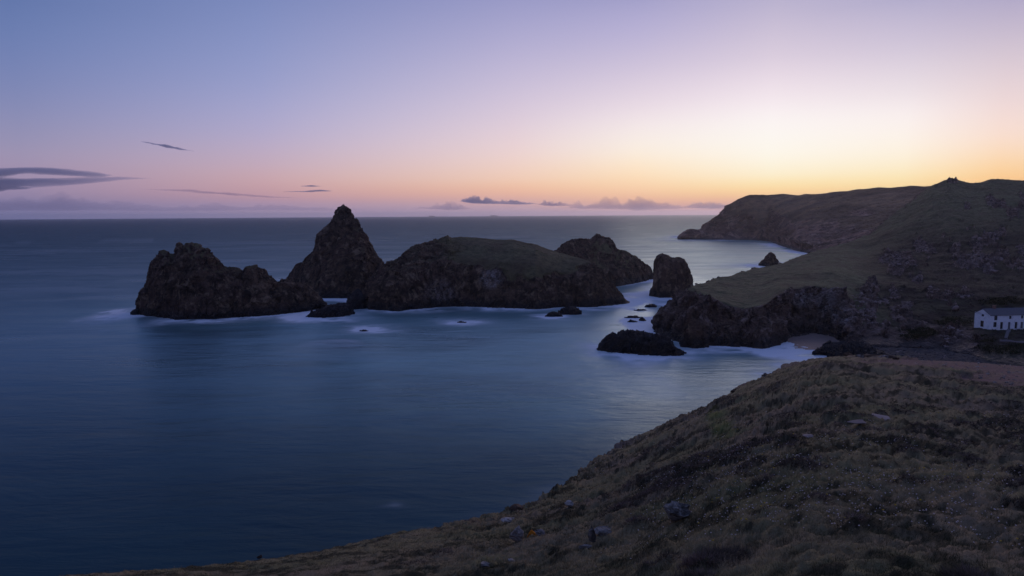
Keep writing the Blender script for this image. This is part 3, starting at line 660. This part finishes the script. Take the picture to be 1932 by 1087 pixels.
def individuals(p, s, rg, name, label, cat, group):
    for a, b in zip(p, s):
        o = bpy.data.objects.new(name, BASES[rg.integers(6)]); COL.objects.link(o)
        o.location = a; o.scale = (b*rg.uniform(0.8, 1.5), b*rg.uniform(0.7, 1.1), b*rg.uniform(0.55, 0.95)); o.rotation_euler = (rg.uniform(-.4, .4), rg.uniform(-.4, .4), rg.uniform(0, 6.28))
        tag(o, label, cat, group)
idx = np.argwhere(rk > 0.6)
p, s, rg = scatter(idx, LV, 1300, 0.2, 0.75, 901)
scree('hillside_scree', p, s, rg, 'pale broken rock scattered over the dark hillside', M_pale)
for k, (sel, n_, lab) in enumerate([
        ((lx < 1760) & (ly < 530), 22, 'grey boulder in the middle crag of the hillside, left of the high crag'),
        ((lx >= 1760) & (ly < 530) & (ly > 360), 26, 'grey boulder in the high crag on the hill above the cottage'),
        ((lx < 1745) & (ly >= 530), 24, 'grey boulder in the broken rocks low on the hill left of the cottage'),
        ((lx >= 1745) & (ly >= 530) & (ly < 600), 9, 'grey boulder in the small outcrop up left of the cottage roof'),
        ((lx >= 1745) & (ly >= 600), 12, 'grey boulder in the pale heap left below the cottage gable')]):
    ii = np.argwhere((rk > 0.5) & sel); p, s, rg = scatter(ii, LV, n_, 0.7, 1.6, 903+k)
    individuals(p, s, rg, 'boulder', lab, 'boulder', lab.replace('grey boulder', 'boulders'))
shx, shy = proj(SHV); idx = np.argwhere((shx > 1590) & (shx < 1950) & (shy < 712))
p, s, rg = scatter(idx, SHV, 1500, 0.15, 0.5, 905)
scree('beach_stones', p, s, rg, 'grey stones heaped over the beach below the cottage', plain('beach_stone', (0.08, 0.072, 0.075), 0.8, 0.3, 0.6, 0.9))
idx = np.argwhere((shx > 1600) & (shx < 1860) & (shy < 676))
p, s, rg = scatter(idx, SHV, 40, 0.3, 0.8, 907)
individuals(p, s, rg, 'boulder', 'rounded grey boulder lying on the shingle beach', 'boulder', 'boulders on the shingle beach')

# ------------------------------------------------------------------ cottage
M_wall, t = mat('whitewash'); n1 = t.noise(t.pos, 0.9, 6, 0.7); n2 = t.noise(t.pos, 4.0, 4)
t.out(t.mix(t.rng(n1, 0.5, 0.75), (0.86, 0.87, 0.90), (0.62, 0.61, 0.62)), 0.9, n2, 0.3, 0.05)
M_slate = plain('slate', (0.11, 0.11, 0.125), 0.7, 0.3, 0.35, 2.5)
M_glass = plain('dark_pane', (0.02, 0.02, 0.022), 0.15, 0.5, 0.1)
M_door = plain('grey_door_paint', (0.13, 0.14, 0.15), 0.6)
M_ddoor = plain('dark_door_paint', (0.03, 0.028, 0.03), 0.6)
M_frame = plain('window_frame_paint', (0.16, 0.16, 0.17), 0.6)
M_brick = plain('chimney_brick', (0.22, 0.12, 0.10), 0.9)
th = math.radians(8)
C0 = at_d(1867, 622.5, 250.0); U = np.array([math.cos(th), math.sin(th), 0]); Vd = np.array([-math.sin(th), math.cos(th), 0]); Z = np.array([0, 0, 1.0])
LEN, DEP, EAVE, RDG = 34.0, 7.2, 5.35, 7.25
house = bpy.data.objects.new('cottage', None); COL.objects.link(house); house.location = C0
house.rotation_euler = (0, 0, th)
tag(house, 'long whitewashed cottage with a slate roof standing above the beach', 'cottage')
BOXF = np.array([[0, 3, 2, 1], [4, 5, 6, 7], [0, 1, 5, 4], [1, 2, 6, 5], [2, 3, 7, 6], [3, 0, 4, 7]])
def boxv(x0, x1, y0, y1, z0, z1): return np.array([[x0, y0, z0], [x1, y0, z0], [x1, y1, z0], [x0, y1, z0], [x0, y0, z1], [x1, y0, z1], [x1, y1, z1], [x0, y1, z1]], float)
def boxes(name, bs, m, parent=None): return mesh(name, np.concatenate([boxv(*b) for b in bs]), np.concatenate([BOXF+8*i for i in range(len(bs))]), m, None, False, parent)
def on_front(px, py):
    rr = ray(px, py); n = np.array([-math.sin(th), math.cos(th), 0]); k = np.dot(C0-CAM, n)/np.dot(rr, n); q = CAM+rr*k-C0; return np.dot(q, U), q[2]
def on_gable(px, py):
    rr = ray(px, py); k = np.dot(C0-CAM, U)/np.dot(rr, U); q = CAM+rr*k-C0; return np.dot(q, Vd), q[2]
def rect(fn, x0, x1, y0, y1):
    a = fn(x0, y1); b = fn(x1, y0); return min(a[0], b[0]), max(a[0], b[0]), min(a[1], b[1]), max(a[1], b[1])
front = [('window', rect(on_front, 1875.8, 1882.5, 595.8, 604.7)), ('window', rect(on_front, 1904, 1909, 595.8, 602)), ('window', rect(on_front, 1874, 1881, 607.7, 617.5)),
         ('dark_door', rect(on_front, 1886.6, 1893, 607.7, 621)), ('grey_door', rect(on_front, 1901.3, 1907, 607.7, 621)), ('dark_door', rect(on_front, 1914, 1920, 607.7, 621))]
front = [(k, (a, b, max(c, 0.02) if 'door' in k else c, min(d, EAVE-0.15))) for k, (a, b, c, d) in front]
wx = front[1][1]; fx = wx[0]
step = 5.0
front += [('window', (fx+step, fx+step+0.95, wx[2], wx[3])), ('grey_door', (fx+step, fx+step+1.1, 0.02, 2.6)), ('window', (fx+2*step, fx+2*step+1.0, wx[2], wx[3])), ('window', (fx+2*step, fx+2*step+1.2, 0.9, 2.6)), ('window', (fx+3*step, fx+3*step+1.0, wx[2], wx[3])), ('dark_door', (fx+3*step, fx+3*step+1.1, 0.02, 2.6))]
gab = [rect(on_gable, 1851.3, 1856.8, 591, 596.6), rect(on_gable, 1848.8, 1856, 605.8, 616)]
def cutwall(rects, x0, x1, z0, z1):                # solid pieces of a wall left around rectangular openings
    xs = sorted({x0, x1, *[r_[0] for r_ in rects], *[r_[1] for r_ in rects]}); zs = sorted({z0, z1, *[r_[2] for r_ in rects], *[r_[3] for r_ in rects]}); out = []
    for a, b in zip(xs, xs[1:]):
        for c, d in zip(zs, zs[1:]):
            if not any(r_[0] <= (a+b)/2 <= r_[1] and r_[2] <= (c+d)/2 <= r_[3] for r_ in rects): out.append((a, b, c, d))
    return out
T = 0.45
bs = [(a, b, 0, T, c, d) for a, b, c, d in cutwall([r_ for _, r_ in front], 0.0, LEN, -1.2, EAVE)]
boxes('wall', bs, M_wall, house)
g0 = [(0.0, T, a, b, c, d) for a, b, c, d in cutwall(gab, T, DEP, -1.2, EAVE)]
wv = [boxv(*b) for b in g0]; wf_ = [BOXF+8*i for i in range(len(wv))]; nb = 8*len(wv)
tri = np.array([[0, 0, EAVE], [0, DEP, EAVE], [0, DEP/2, RDG], [T, 0, EAVE], [T, DEP, EAVE], [T, DEP/2, RDG]], float)
wv.append(tri); trif = np.array([[0, 2, 1, 1], [3, 4, 5, 5], [0, 3, 5, 2], [1, 2, 5, 4], [0, 1, 4, 3]])+nb
me = bpy.data.meshes.new('gable_wall'); me.from_pydata([tuple(v) for v in np.concatenate(wv)], [], [list(dict.fromkeys(f_)) for f_ in np.concatenate(wf_+[trif]).tolist()]); me.materials.append(M_wall)
go = bpy.data.objects.new('gable_wall', me); COL.objects.link(go); go.parent = house
boxes('wall', [(T, LEN, DEP-T, DEP, -1.2, EAVE), (LEN-T, LEN, T, DEP-T, -1.2, EAVE)], M_wall, house)
ov = 0.25
def roof_slab(name, y0, y1):
    z0, z1 = EAVE-0.1, RDG+0.08; a = 0.16
    V = np.array([[-0.15, y0, z0], [LEN+.15, y0, z0], [LEN+.15, y1, z1], [-0.15, y1, z1], [-0.15, y0, z0+a], [LEN+.15, y0, z0+a], [LEN+.15, y1, z1+a], [-0.15, y1, z1+a]])
    return mesh(name, V, BOXF, M_slate, None, False, house)
ra = roof_slab('roof', -ov, DEP/2); rb = roof_slab('roof', DEP+ov, DEP/2)
cxr = on_front(1889, 580)[0]+0.5
ch = boxes('chimney', [(cxr-0.45, cxr+0.45, DEP/2-0.4, DEP/2+0.4, RDG-0.3, RDG+1.15), (cxr-0.55, cxr+0.55, DEP/2-0.5, DEP/2+0.5, RDG+1.15, RDG+1.3)], M_brick, ra)
def window(rc, gable=False):
    a, b, c, d = rc; e = 0.07
    def bx(x0, x1, y0, y1, z0, z1): return (y0, y1, x0, x1, z0, z1) if gable else (x0, x1, y0, y1, z0, z1)
    fr = boxes('window', [bx(a, a+e, .2, .3, c, d), bx(b-e, b, .2, .3, c, d), bx(a+e, b-e, .2, .3, c, c+e), bx(a+e, b-e, .2, .3, d-e, d), bx((a+b)/2-.03, (a+b)/2+.03, .205, .295, c+e, d-e), bx(a+e, (a+b)/2-.03, .21, .29, (c+d)/2-.03, (c+d)/2+.03)], M_frame, house)
    boxes('pane', [bx(a+e, (a+b)/2-.03, .24, .25, c+e, d-e)], M_glass, fr); boxes('pane', [bx((a+b)/2+.03, b-e, .24, .25, c+e, d-e)], M_glass, fr)
    if not gable: boxes('sill', [(a-.1, b+.1, -.1, .2, c-.1, c-.003)], M_wall, fr)
for k, rc in front:
    if k == 'window': window(rc)
    else:
        a, b, c, d = rc; m = M_ddoor if k == 'dark_door' else M_door
        dd = boxes('door', [(a, b, .2, .27, c, d)], m, house); boxes('handle', [(b-.18, b-.1, .15, .197, 1.0, 1.1)], M_frame, dd)
        if k == 'grey_door': dd['label'] = 'faded grey door'
for rc in gab: window(rc, True)

pj = np.argwhere((pathm > 0.4) & vis); rg = np.random.default_rng(31); k = rg.integers(len(pj), size=420)
scree('path_stones', HV[pj[k, 0], pj[k, 1]], 0.04+0.13*rg.random(420)**3, rg, 'small loose stones on the bare reddish path', M_stone)
# brambles on the bank below the cottage and behind it
def thicket(name, boxes_, n, hmax, label):
    sel = np.zeros(LV.shape[:2], bool)
    wx_, wy_ = lx+9*fbm(LV*0.1, 3, 973), ly+4*fbm(LV*0.1, 3, 975)
    for x0, x1, y0, y1 in boxes_: sel |= np.hypot((wx_-(x0+x1)/2)/(x1-x0), (wy_-(y0+y1)/2)/(y1-y0)) < 0.58
    ii = np.argwhere(sel & facing); rg = np.random.default_rng(77); k = rg.integers(len(ii), size=n); p = LV[ii[k, 0], ii[k, 1]]
    clump = np.clip(0.45+1.1*fbm(p*0.28, 3, 971), 0, 1); kp = clump > 0.32; p, clump = p[kp], clump[kp]; n = len(p); p = p+np.stack([rg.normal(0, .5, n), rg.normal(0, .5, n), rg.random(n)**0.6*hmax*clump+0.05], -1)
    a = rg.normal(size=(n, 3)); a /= np.linalg.norm(a, axis=1)[:, None]; b = np.cross(a, rg.normal(size=(n, 3))); b /= np.linalg.norm(b, axis=1)[:, None]; sz = rg.uniform(.12, .34, n)[:, None]
    V = np.stack([p-a*sz, p+b*sz*0.8, p+a*sz, p-b*sz*0.8], 1)
    o = mesh(name, V, np.arange(n*4).reshape(-1, 4), leafmat('bramble_leaf', [(0, (0.014, 0.018, 0.009)), (0.6, (0.04, 0.042, 0.018)), (1, (0.085, 0.07, 0.035))]), {'tint': np.repeat(rg.random(n)*0.4+0.6*clump*rg.random(n), 4)}, smooth=False)
    o['kind'] = 'stuff'; tag(o, label)
thicket('bramble_thicket', [(1838, 1888, 627, 648), (1770, 1836, 600, 612), (1846, 1960, 563, 578), (1850, 1960, 652, 668), (1700, 1760, 620, 640)], 9000, 1.1, 'dark low brambles on the banks around the white cottage')

# things around the cottage
def oriented(name, p0, p1, w_, h_, m, label, cat):
    p0, p1 = np.array(p0), np.array(p1); d = _n(p1-p0); sd = _n(np.cross(d, Z)); up = np.cross(sd, d)
    V = [p+sd*a*w_/2+up*b for p in (p0, p1) for a in (-1, 1) for b in (0, h_)]
    Fc = np.array([[0, 1, 3, 2], [4, 6, 7, 5], [0, 2, 6, 4], [1, 5, 7, 3], [0, 4, 5, 1], [2, 3, 7, 6]])
    return tag(mesh(name, V, Fc, m, None, False), label, cat)
def land_at(px, py):
    d2 = np.where(facing, (lx-px)**2+(ly-py)**2, 1e9); k = np.unravel_index(np.argmin(d2), d2.shape); return LV[k].copy()
def shore_at(px, py):
    d2 = (shx-px)**2+(shy-py)**2; k = np.unravel_index(np.argmin(d2), d2.shape); return SHV[k].copy()
M_wood = plain('weathered_timber', (0.20, 0.17, 0.16), 0.85)
a, b = shore_at(1783, 649), shore_at(1826, 655)
oriented('timber_beam', a+Z*1.4, b+Z*0.9, 0.5, 0.3, M_wood, 'long pale timber beam lying above the shingle below the cottage', 'beam')
a = land_at(1755, 632); oriented('stone_slab', a+np.array([-1.3, 0, .15]), a+np.array([1.3, .4, .3]), 0.9, 0.3, M_pale, 'flat pale stone slab on the dark bank above the beach', 'slab')
a, b = land_at(1897, 640), land_at(1903, 627)
oriented('retaining_wall', a-Z*.6+Z*0.3, b+Z*0.3, 0.9, 1.0, plain('old_render', (0.14, 0.13, 0.135), 0.9), 'short sloping grey retaining wall below the cottage doors', 'wall')
rail = bpy.data.objects.new('handrail', None); COL.objects.link(rail); a, b = land_at(1906, 625), land_at(1975, 623); rail.location = a
tag(rail, 'pale handrail along the terrace in front of the cottage', 'handrail')
M_rail = plain('pale_rail_paint', (0.5, 0.5, 0.52), 0.6)
dv = b-a; Lr = np.linalg.norm(dv[:2]); rail.rotation_euler = (0, 0, math.atan2(dv[1], dv[0]))
boxes('rail', [(0, Lr, -.06, .06, .95, 1.07)], M_rail, rail)
for k in range(7): boxes('post', [(k*Lr/6-.05, k*Lr/6+.05, -.05, .05, -.5, .95)], M_rail, rail)
# road beside the stream
pts = [(1886, 645), (1905, 646), (1925, 648.5), (1950, 651), (1990, 655)]
P = np.array([land_at(x, y) for x, y in pts]); Q = np.array([land_at(x, y-6) for x, y in pts]); P[:, 2] += .35; Q[:, 2] = P[:, 2]+.15
V = np.concatenate([P, Q, P-Z*1.2, Q-Z*1.2]); n = len(pts); Fc = []
for i in range(n-1): Fc += [[i, i+1, n+i+1, n+i], [2*n+i, 2*n+i+1, i+1, i], [n+i, n+i+1, 3*n+i+1, 3*n+i]]
o = mesh('track', V, Fc, plain('track_gravel', (0.12, 0.10, 0.105), 0.9), None, False); o['kind'] = 'structure'
# wire fence up the hill behind
fence = bpy.data.objects.new('wire_fence', None); COL.objects.link(fence)
tag(fence, 'thin wire fence on timber posts crossing the hill above the cottage', 'fence')
fp = [land_at(x, y) for x, y in zip(np.linspace(1805, 1965, 17), np.linspace(561, 552, 17))]; fence.location = fp[0]
for q in fp:
    q = q-fp[0]; boxes('post', [(q[0]-.07, q[0]+.07, q[1]-.07, q[1]+.07, q[2]-.4, q[2]+1.25)], M_wood, fence)
for hgt in (0.55, 1.1):
    V = []; Fc = []
    for i, q in enumerate(fp): q = q-fp[0]; V += [q+Z*(hgt-.012), q+Z*(hgt+.012), q+np.array([0, .02, hgt])]
    for i in range(len(fp)-1):
        for k in range(3): Fc.append([3*i+k, 3*i+(k+1) % 3, 3*i+3+(k+1) % 3, 3*i+3+k])
    mesh('wire', V, Fc, M_frame, None, False, fence)

# ships on the horizon
M_hull = plain('ship_hull_paint', (0.12, 0.10, 0.12), 0.6); M_super = plain('ship_white_paint', (0.4, 0.38, 0.4), 0.6)
def ship(px, ln, label):
    p = at_d(px, 405, 17000.0); s = bpy.data.objects.new('cargo_ship', None); COL.objects.link(s); s.location = (p[0], p[1], 0); s.rotation_euler = (0, 0, 0.12)
    tag(s, label, 'ship', 'ships on the horizon')
    h_ = 18; V = np.array([[-ln/2, -14, 0], [ln*.42, -18, 0], [ln*.42, 18, 0], [-ln/2, 18, 0], [-ln/2, -20, h_], [ln/2, -4, h_+8], [ln/2, 4, h_+8], [-ln/2, 20, h_]], float)
    mesh('hull', V, BOXF, M_hull, None, False, s)
    boxes('deckhouse', [(-ln*.42, -ln*.28, -16, 16, h_, h_+26), (-ln*.40, -ln*.30, -22, 22, h_+26, h_+31)], M_super, s)
    boxes('funnel', [(-ln*.47, -ln*.43, -5, 5, h_, h_+30)], M_hull, s)
    boxes('cargo', [(-ln*.22, ln*.12, -15, 15, h_, h_+17), (ln*.14, ln*.36, -14, 14, h_, h_+12)], M_hull, s)
ship(932, 200, 'larger faint ship on the horizon, straight above the turf capped island')
ship(815, 150, 'smaller faint ship on the horizon, left of the other ship')

# ------------------------------------------------------------------ sea
WP = np.concatenate(WATER_PTS); WP = WP[::2]
kd = kdtree.KDTree(len(WP))
for i, q in enumerate(WP): kd.insert((q[0], q[1], 0), i)
kd.balance()
sa = np.concatenate([np.linspace(-180, -42, 30, endpoint=False), np.linspace(-42, 38, 460, endpoint=False), np.linspace(38, 180, 31)])
sr = np.concatenate([np.linspace(2, 70, 6, endpoint=False), np.geomspace(70, 1500, 330, endpoint=False), np.geomspace(1500, 24000, 24)])
A, Rr = np.radians(sa)[:, None], sr[None]
S = np.stack([np.sin(A)*Rr, np.cos(A)*Rr, 0*A*Rr], -1)
sx, sy = proj(S)
dist = np.full(S.shape[:2], 999.0)
ii = np.argwhere((sx > -60) & (sx < 1990) & (S[..., 1] < 1500) & (S[..., 1] > 60))
for i, j in ii: dist[i, j] = kd.find((S[i, j, 0], S[i, j, 1], 0))[2]
wob = fbm(S*np.array([0.035, 0.06, 0])+3.7, 4, 701); wob2 = fbm(S*np.array([0.16, 0.3, 0]), 3, 711)
patch = sstep(fbm(S*np.array([0.03, 0.02, 0]), 2, 721), -0.25, 0.35)
foam = 2.5*np.exp(-np.maximum(dist-0.8, 0)/(3.6+9.0*patch))*(0.2+0.8*patch)*(0.8+0.35*wob2)
foam += 0.22*np.exp(-dist/9)*sstep(wob, -0.1, 0.6)
BL = [(228, 588, 34, 4, .55), (705, 621, 40, 6, .75), (690, 623, 14, 3, .5), (875, 608, 38, 5, .7), (1035, 598, 30, 5, .6), (620, 603, 55, 6, .55), (380, 606, 60, 4, .5), (560, 597, 40, 4, .5), (465, 600, 50, 3.5, .5),
      (580, 588, 30, 3, .5), (780, 586, 55, 4, .5), (930, 583, 50, 4, .5), (1120, 583, 40, 4, .35), (1190, 672, 60, 6, .42), (1260, 675, 45, 4, .4), (1385, 652, 40, 5, .55), (1420, 663, 70, 5, .4), (1500, 655, 40, 8, .38), (1520, 640, 36, 9, .2), (1480, 690, 40, 6, .35), (1465, 704, 30, 4, .4), (1500, 668, 50, 7, .4), (1330, 664, 36, 4, .35), (1130, 665, 18, 5, .45), (745, 952, 12, 4, .07), (735, 955, 26, 2, .05),
      (1480, 462, 30, 3, .35), (1530, 474, 20, 4, .4), (1300, 454, 60, 1.5, .25), (1190, 604, 26, 3, .3), (640, 562, 40, 2.5, .5), (540, 530, 22, 6, .3)]
sxn, syn = np.nan_to_num(sx, nan=-9e3), np.nan_to_num(sy, nan=-9e3)
def blob(x, y, rx, ry):
    u, v = (sxn-x)/rx, (syn-y)/ry; return np.exp(-(u*u+v*v)*1.1)
for x, y, rx, ry, am in BL: foam += 2.0*am*blob(x, y, rx*1.1, ry*1.15)*(0.7+0.6*wob2)
streak = sstep(fbm(S*np.array([0.006, 0.03, 0])+0.3*wob[..., None], 3, 731), 0.0, 0.8)*sstep(S[..., 1], 260, 420)*(S[..., 1] < 1500)
foam += 0.10*streak
teal = 0.5*np.exp(-dist/22)
for x, y, rx, ry, am in [(760, 602, 220, 16, .8), (1000, 605, 160, 16, .5), (1390, 690, 130, 28, .9), (1250, 690, 120, 20, .5), (520, 612, 200, 16, .45), (1150, 600, 60, 20, .5)]: teal = teal+am*blob(x, y, rx, ry)
aer_glow = (0.9*blob(1060, 690, 330, 110)+0.5*blob(1130, 740, 170, 70)+0.5*blob(700, 720, 420, 120)+0.6*blob(1250, 600, 200, 60)+0.7*blob(1390, 475, 190, 36))*(0.8+0.3*wob)+0.5*np.exp(-dist/30)  # churned pale water, with the bright sky's glow on the sea painted in
M_sea, t = mat('sea_water')
cd = t.noise(t('ShaderNodeMapping', {'Vector': t.pos, 'Scale': (0.012, 0.03, 1)}).outputs[0], 1.0, 4, 0.6, 0.6)
c = t.mix(t.rng(cd, 0.35, 0.65), (0.0008, 0.013, 0.018), (0.0018, 0.024, 0.031))
c = t.mix(t.math('MINIMUM', t.attr('teal'), 0.85), c, (0.010, 0.090, 0.090))
fo = t.math('MINIMUM', t.math('MAXIMUM', t.attr('foam'), 0.0), 0.95)
w1 = t.noise(t('ShaderNodeMapping', {'Vector': t.pos, 'Scale': (0.10, 0.32, 1)}).outputs[0], 1.0, 5, 0.65, 0.5)
w2 = t.noise(t('ShaderNodeMapping', {'Vector': t.pos, 'Scale': (0.018, 0.055, 1)}).outputs[0], 1.0, 4, 0.6, 0.3)
hgt = t.math('ADD', t.math('MULTIPLY', w1, 0.35), t.math('MULTIPLY', w2, 1.6))
aer_glow_var = t.math('MULTIPLY', t.attr('aerated_glow'), t.rng(cd, 0.3, 0.7, 0.75, 1.1))
c = t.mix(t.math('MULTIPLY', aer_glow_var, 0.95), c, (0.140, 0.275, 0.268))  # sky glow goes into the diffuse colour together with the churned water
c = t.mix(fo, c, (0.84, 0.87, 0.90))
nrm = t('ShaderNodeBump', {'Height': hgt, 'Strength': 0.8, 'Distance': 1.0}).outputs[0]
dif = t('ShaderNodeBsdfDiffuse', {'Color': c, 'Normal': nrm}).outputs[0]
glo = t('ShaderNodeBsdfGlossy', {'Color': (0.65, 0.865, 0.985, 1), 'Roughness': t.rng(cd, 0.3, 0.7, 0.26, 0.36), 'Normal': nrm}).outputs[0]
fr = t('ShaderNodeFresnel', {'IOR': 1.24}).outputs[0]
masked = t.math('SUBTRACT', t.rng(cd, 0.3, 0.7, 0.50, 0.43), t.math('MULTIPLY', fr, 0.36))   # waves hide each other towards the horizon
cap = t('ShaderNodeMath', {0: fr, 1: masked, 2: 0.08}, operation='SMOOTH_MIN').outputs[0]
cap = t.math('MULTIPLY', cap, t.math('SUBTRACT', 1.0, fo))
t('ShaderNodeOutputMaterial', {0: t('ShaderNodeMixShader', {0: cap, 1: dif, 2: glo}).outputs[0]})
o = mesh('sea', S, gridfaces(len(sa), len(sr)), M_sea, {'aerated_glow': np.clip(aer_glow, 0, 1), 'foam': np.clip(foam, 0, 1), 'teal': np.clip(teal, 0, 1)}); o['kind'] = 'structure'

# ------------------------------------------------------------------ clouds far beyond the haze, and the haze
def cloud(label, pts, dist_, tau, alb, flatb=False, seed=0, lump=0.25, group=None):
    pts = np.array(pts, float); nu, nv = 160, 40
    L = np.linspace(pts[0, 0], pts[-1, 0], nu); cy = smooth1(np.interp(L, pts[:, 0], pts[:, 1]), 0, 6); hh = smooth1(np.interp(L, pts[:, 0], pts[:, 2]), 0, 4)
    c = at_d(L, cy, dist_); k = dist_/F; rad = np.maximum(hh*k, 2.0)
    a = np.linspace(0, 2*np.pi, nv)
    V = np.zeros((nu, nv, 3)); dep = np.maximum(rad*2.5, 60)
    V[..., 0] = c[:, None, 0]; V[..., 1] = c[:, None, 1]+dep[:, None]*(np.sign(np.cos(a))*np.abs(np.cos(a))**(1.3 if flatb else 2.6))[None]; up = np.sin(a)
    if flatb: up = np.where(up < 0, up*0.45, up)
    V[..., 2] = c[:, None, 2]+rad[:, None]*up[None]
    q = V/(rad.max()*1.0)*np.array([0.9, 0.5, 1.4] if flatb else [0.12, 0.2, 1.0])
    q[:, -1] = q[:, 0]
    nz_ = fbm(q+seed, 4, 951+seed); wgt = np.clip(up, 0, 1)[None] if flatb else np.ones((1, nv))
    V[..., 2] += nz_*rad[:, None]*lump*wgt*2*np.where(up >= 0, 1, -1)[None]
    V = V[:, :-1]; cen = V.mean(1)
    i = np.arange(nu*(nv-1)).reshape(nu, nv-1); j = np.roll(i, -1, 1)
    Fq = np.stack([i[:-1], j[:-1], j[1:], i[1:]], -1).reshape(-1, 4)
    m, t = mat('cloud_vapour'); den = 1.7*tau/(2*dep.max())
    t('ShaderNodeOutputMaterial', {'Volume': t('ShaderNodeVolumePrincipled', {'Color': alb, 'Density': float(den), 'Anisotropy': 0.3}).outputs[0]})
    Vv = np.concatenate([V.reshape(-1, 3), cen[[0, -1]]])
    n0, n1 = len(Vv)-2, len(Vv)-1
    me = bpy.data.meshes.new('cloud'); fs = Fq.tolist()+[[n0, int(j[0, b]), int(i[0, b])] for b in range(nv-1)]+[[n1, int(i[-1, b]), int(j[-1, b])] for b in range(nv-1)]
    me.from_pydata([tuple(v) for v in Vv], [], fs); me.materials.append(m)
    o = bpy.data.objects.new('cloud', me); COL.objects.link(o)
    tag(o, label, 'cloud', group)
CD = (0.54, 0.60, 0.74); CW = (0.66, 0.60, 0.68)
cloud('upper dark streak of the blue grey cloud at the left edge', [(-120, 330, 10), (0, 327, 9), (60, 322, 7), (130, 327, 6), (190, 330, 4), (214, 331, 0.3)], 44000, 1.5, CD, seed=1, group='low streak clouds on the left')
cloud('lower longer dark streak of cloud at the left edge, pointing right', [(-120, 346, 13), (0, 346, 11), (70, 342, 8), (150, 341, 6), (230, 337, 3.5), (286, 336.5, 0.3)], 44500, 1.6, CD, seed=2, group='low streak clouds on the left')
cloud('short faint streak under the dark cloud at the left edge', [(-120, 359, 4), (0, 358, 4), (40, 355, 3), (72, 353, 0.3)], 45000, 1.2, CD, seed=3, group='low streak clouds on the left')
cloud('thin isolated slanting wisp of cloud high on the left', [(266, 267, 0.3), (286, 271, 1.8), (310, 275, 2.4), (338, 281, 2.0), (367, 285.5, 0.3)], 43000, 1.2, CD, seed=4)
cloud('thin flat wisp of cloud above and left of the pyramid stack', [(535, 362, 0.3), (575, 361.5, 1.3), (604, 360, 1.9), (630, 360.5, 0.3)], 43000, 1.3, CD, seed=5, group='small wisps left of the pyramid')
cloud('small wisp just above the flat wisp near the pyramid stack', [(568, 351.5, 0.3), (588, 351, 1.4), (608, 351.5, 0.3)], 43000, 1.2, CD, seed=6, group='small wisps left of the pyramid')
G = 'row of small cumulus along the horizon'
cloud('darkest puffy cloud of the horizon row, over the turf capped island', [(868, 380, 0.5), (878, 379, 7), (892, 381, 7), (915, 382, 6.5), (945, 383, 4.5), (975, 384, 5), (1000, 384.5, 3), (1014, 385, 0.4)], 42000, 1.6, CD, True, 7, 0.5, G)
cloud('short puffy cloud second in the dark part of the horizon row', [(1012, 385, 0.5), (1026, 386, 5), (1042, 386, 7), (1060, 387, 4), (1085, 388, 0.5)], 42000, 1.1, CW, True, 8, 0.5, G)
cloud('broad lilac cloud bank with the tallest puff in the horizon row', [(1066, 391, 0.6), (1092, 391, 9), (1118, 391, 8), (1148, 390, 11), (1180, 391, 10), (1204, 391, 16), (1228, 391, 12), (1258, 391, 9), (1285, 392, 5), (1300, 392, 0.6)], 43000, 0.9, CW, True, 9, 0.45, G)
cloud('rightmost lilac cloud of the horizon row, beside the far headland', [(1290, 391, 0.6), (1308, 390, 7), (1330, 391, 7), (1352, 390, 10), (1368, 391, 6), (1384, 391, 0.6)], 43000, 0.9, CW, True, 10, 0.5, G)
cloud('faint lilac cloud low on the horizon, left of the darkest puffy one', [(770, 393, 0.5), (820, 393, 5), (848, 393, 9), (868, 393, 7), (890, 394, 0.5)], 43000, 0.6, CW, True, 11, 0.4, G)

cloud('broad faint lilac cloud bank low along the left horizon', [(-150, 393, 12), (-20, 392, 15), (60, 391, 15), (110, 390, 19), (150, 391, 15), (200, 393, 10), (300, 396, 7), (400, 395, 8), (480, 394, 7), (560, 394, 8), (640, 396, 4), (720, 397, 0.5)], 46000, 0.55, (0.60, 0.60, 0.72), True, 12, 0.35)
cloud('very thin mauve streak of cloud left of the pyramid stack', [(270, 357, 0.4), (350, 360, 2.5), (430, 366, 3), (500, 371, 2.2), (570, 374, 0.4)], 45500, 0.45, (0.66, 0.56, 0.66), False, 13)
HAZE_DENSITY = 0.00004
m, t = mat('haze_air')
t('ShaderNodeOutputMaterial', {'Volume': t('ShaderNodeVolumePrincipled', {'Color': (0.84, 0.86, 0.98), 'Density': HAZE_DENSITY, 'Anisotropy': 0.75}).outputs[0]})
o = boxes('haze', [(-24200, 24200, -24200, 24200, -7.0, 130.0)], m); o['kind'] = 'stuff'; tag(o, 'thin evening haze over the sea and land')
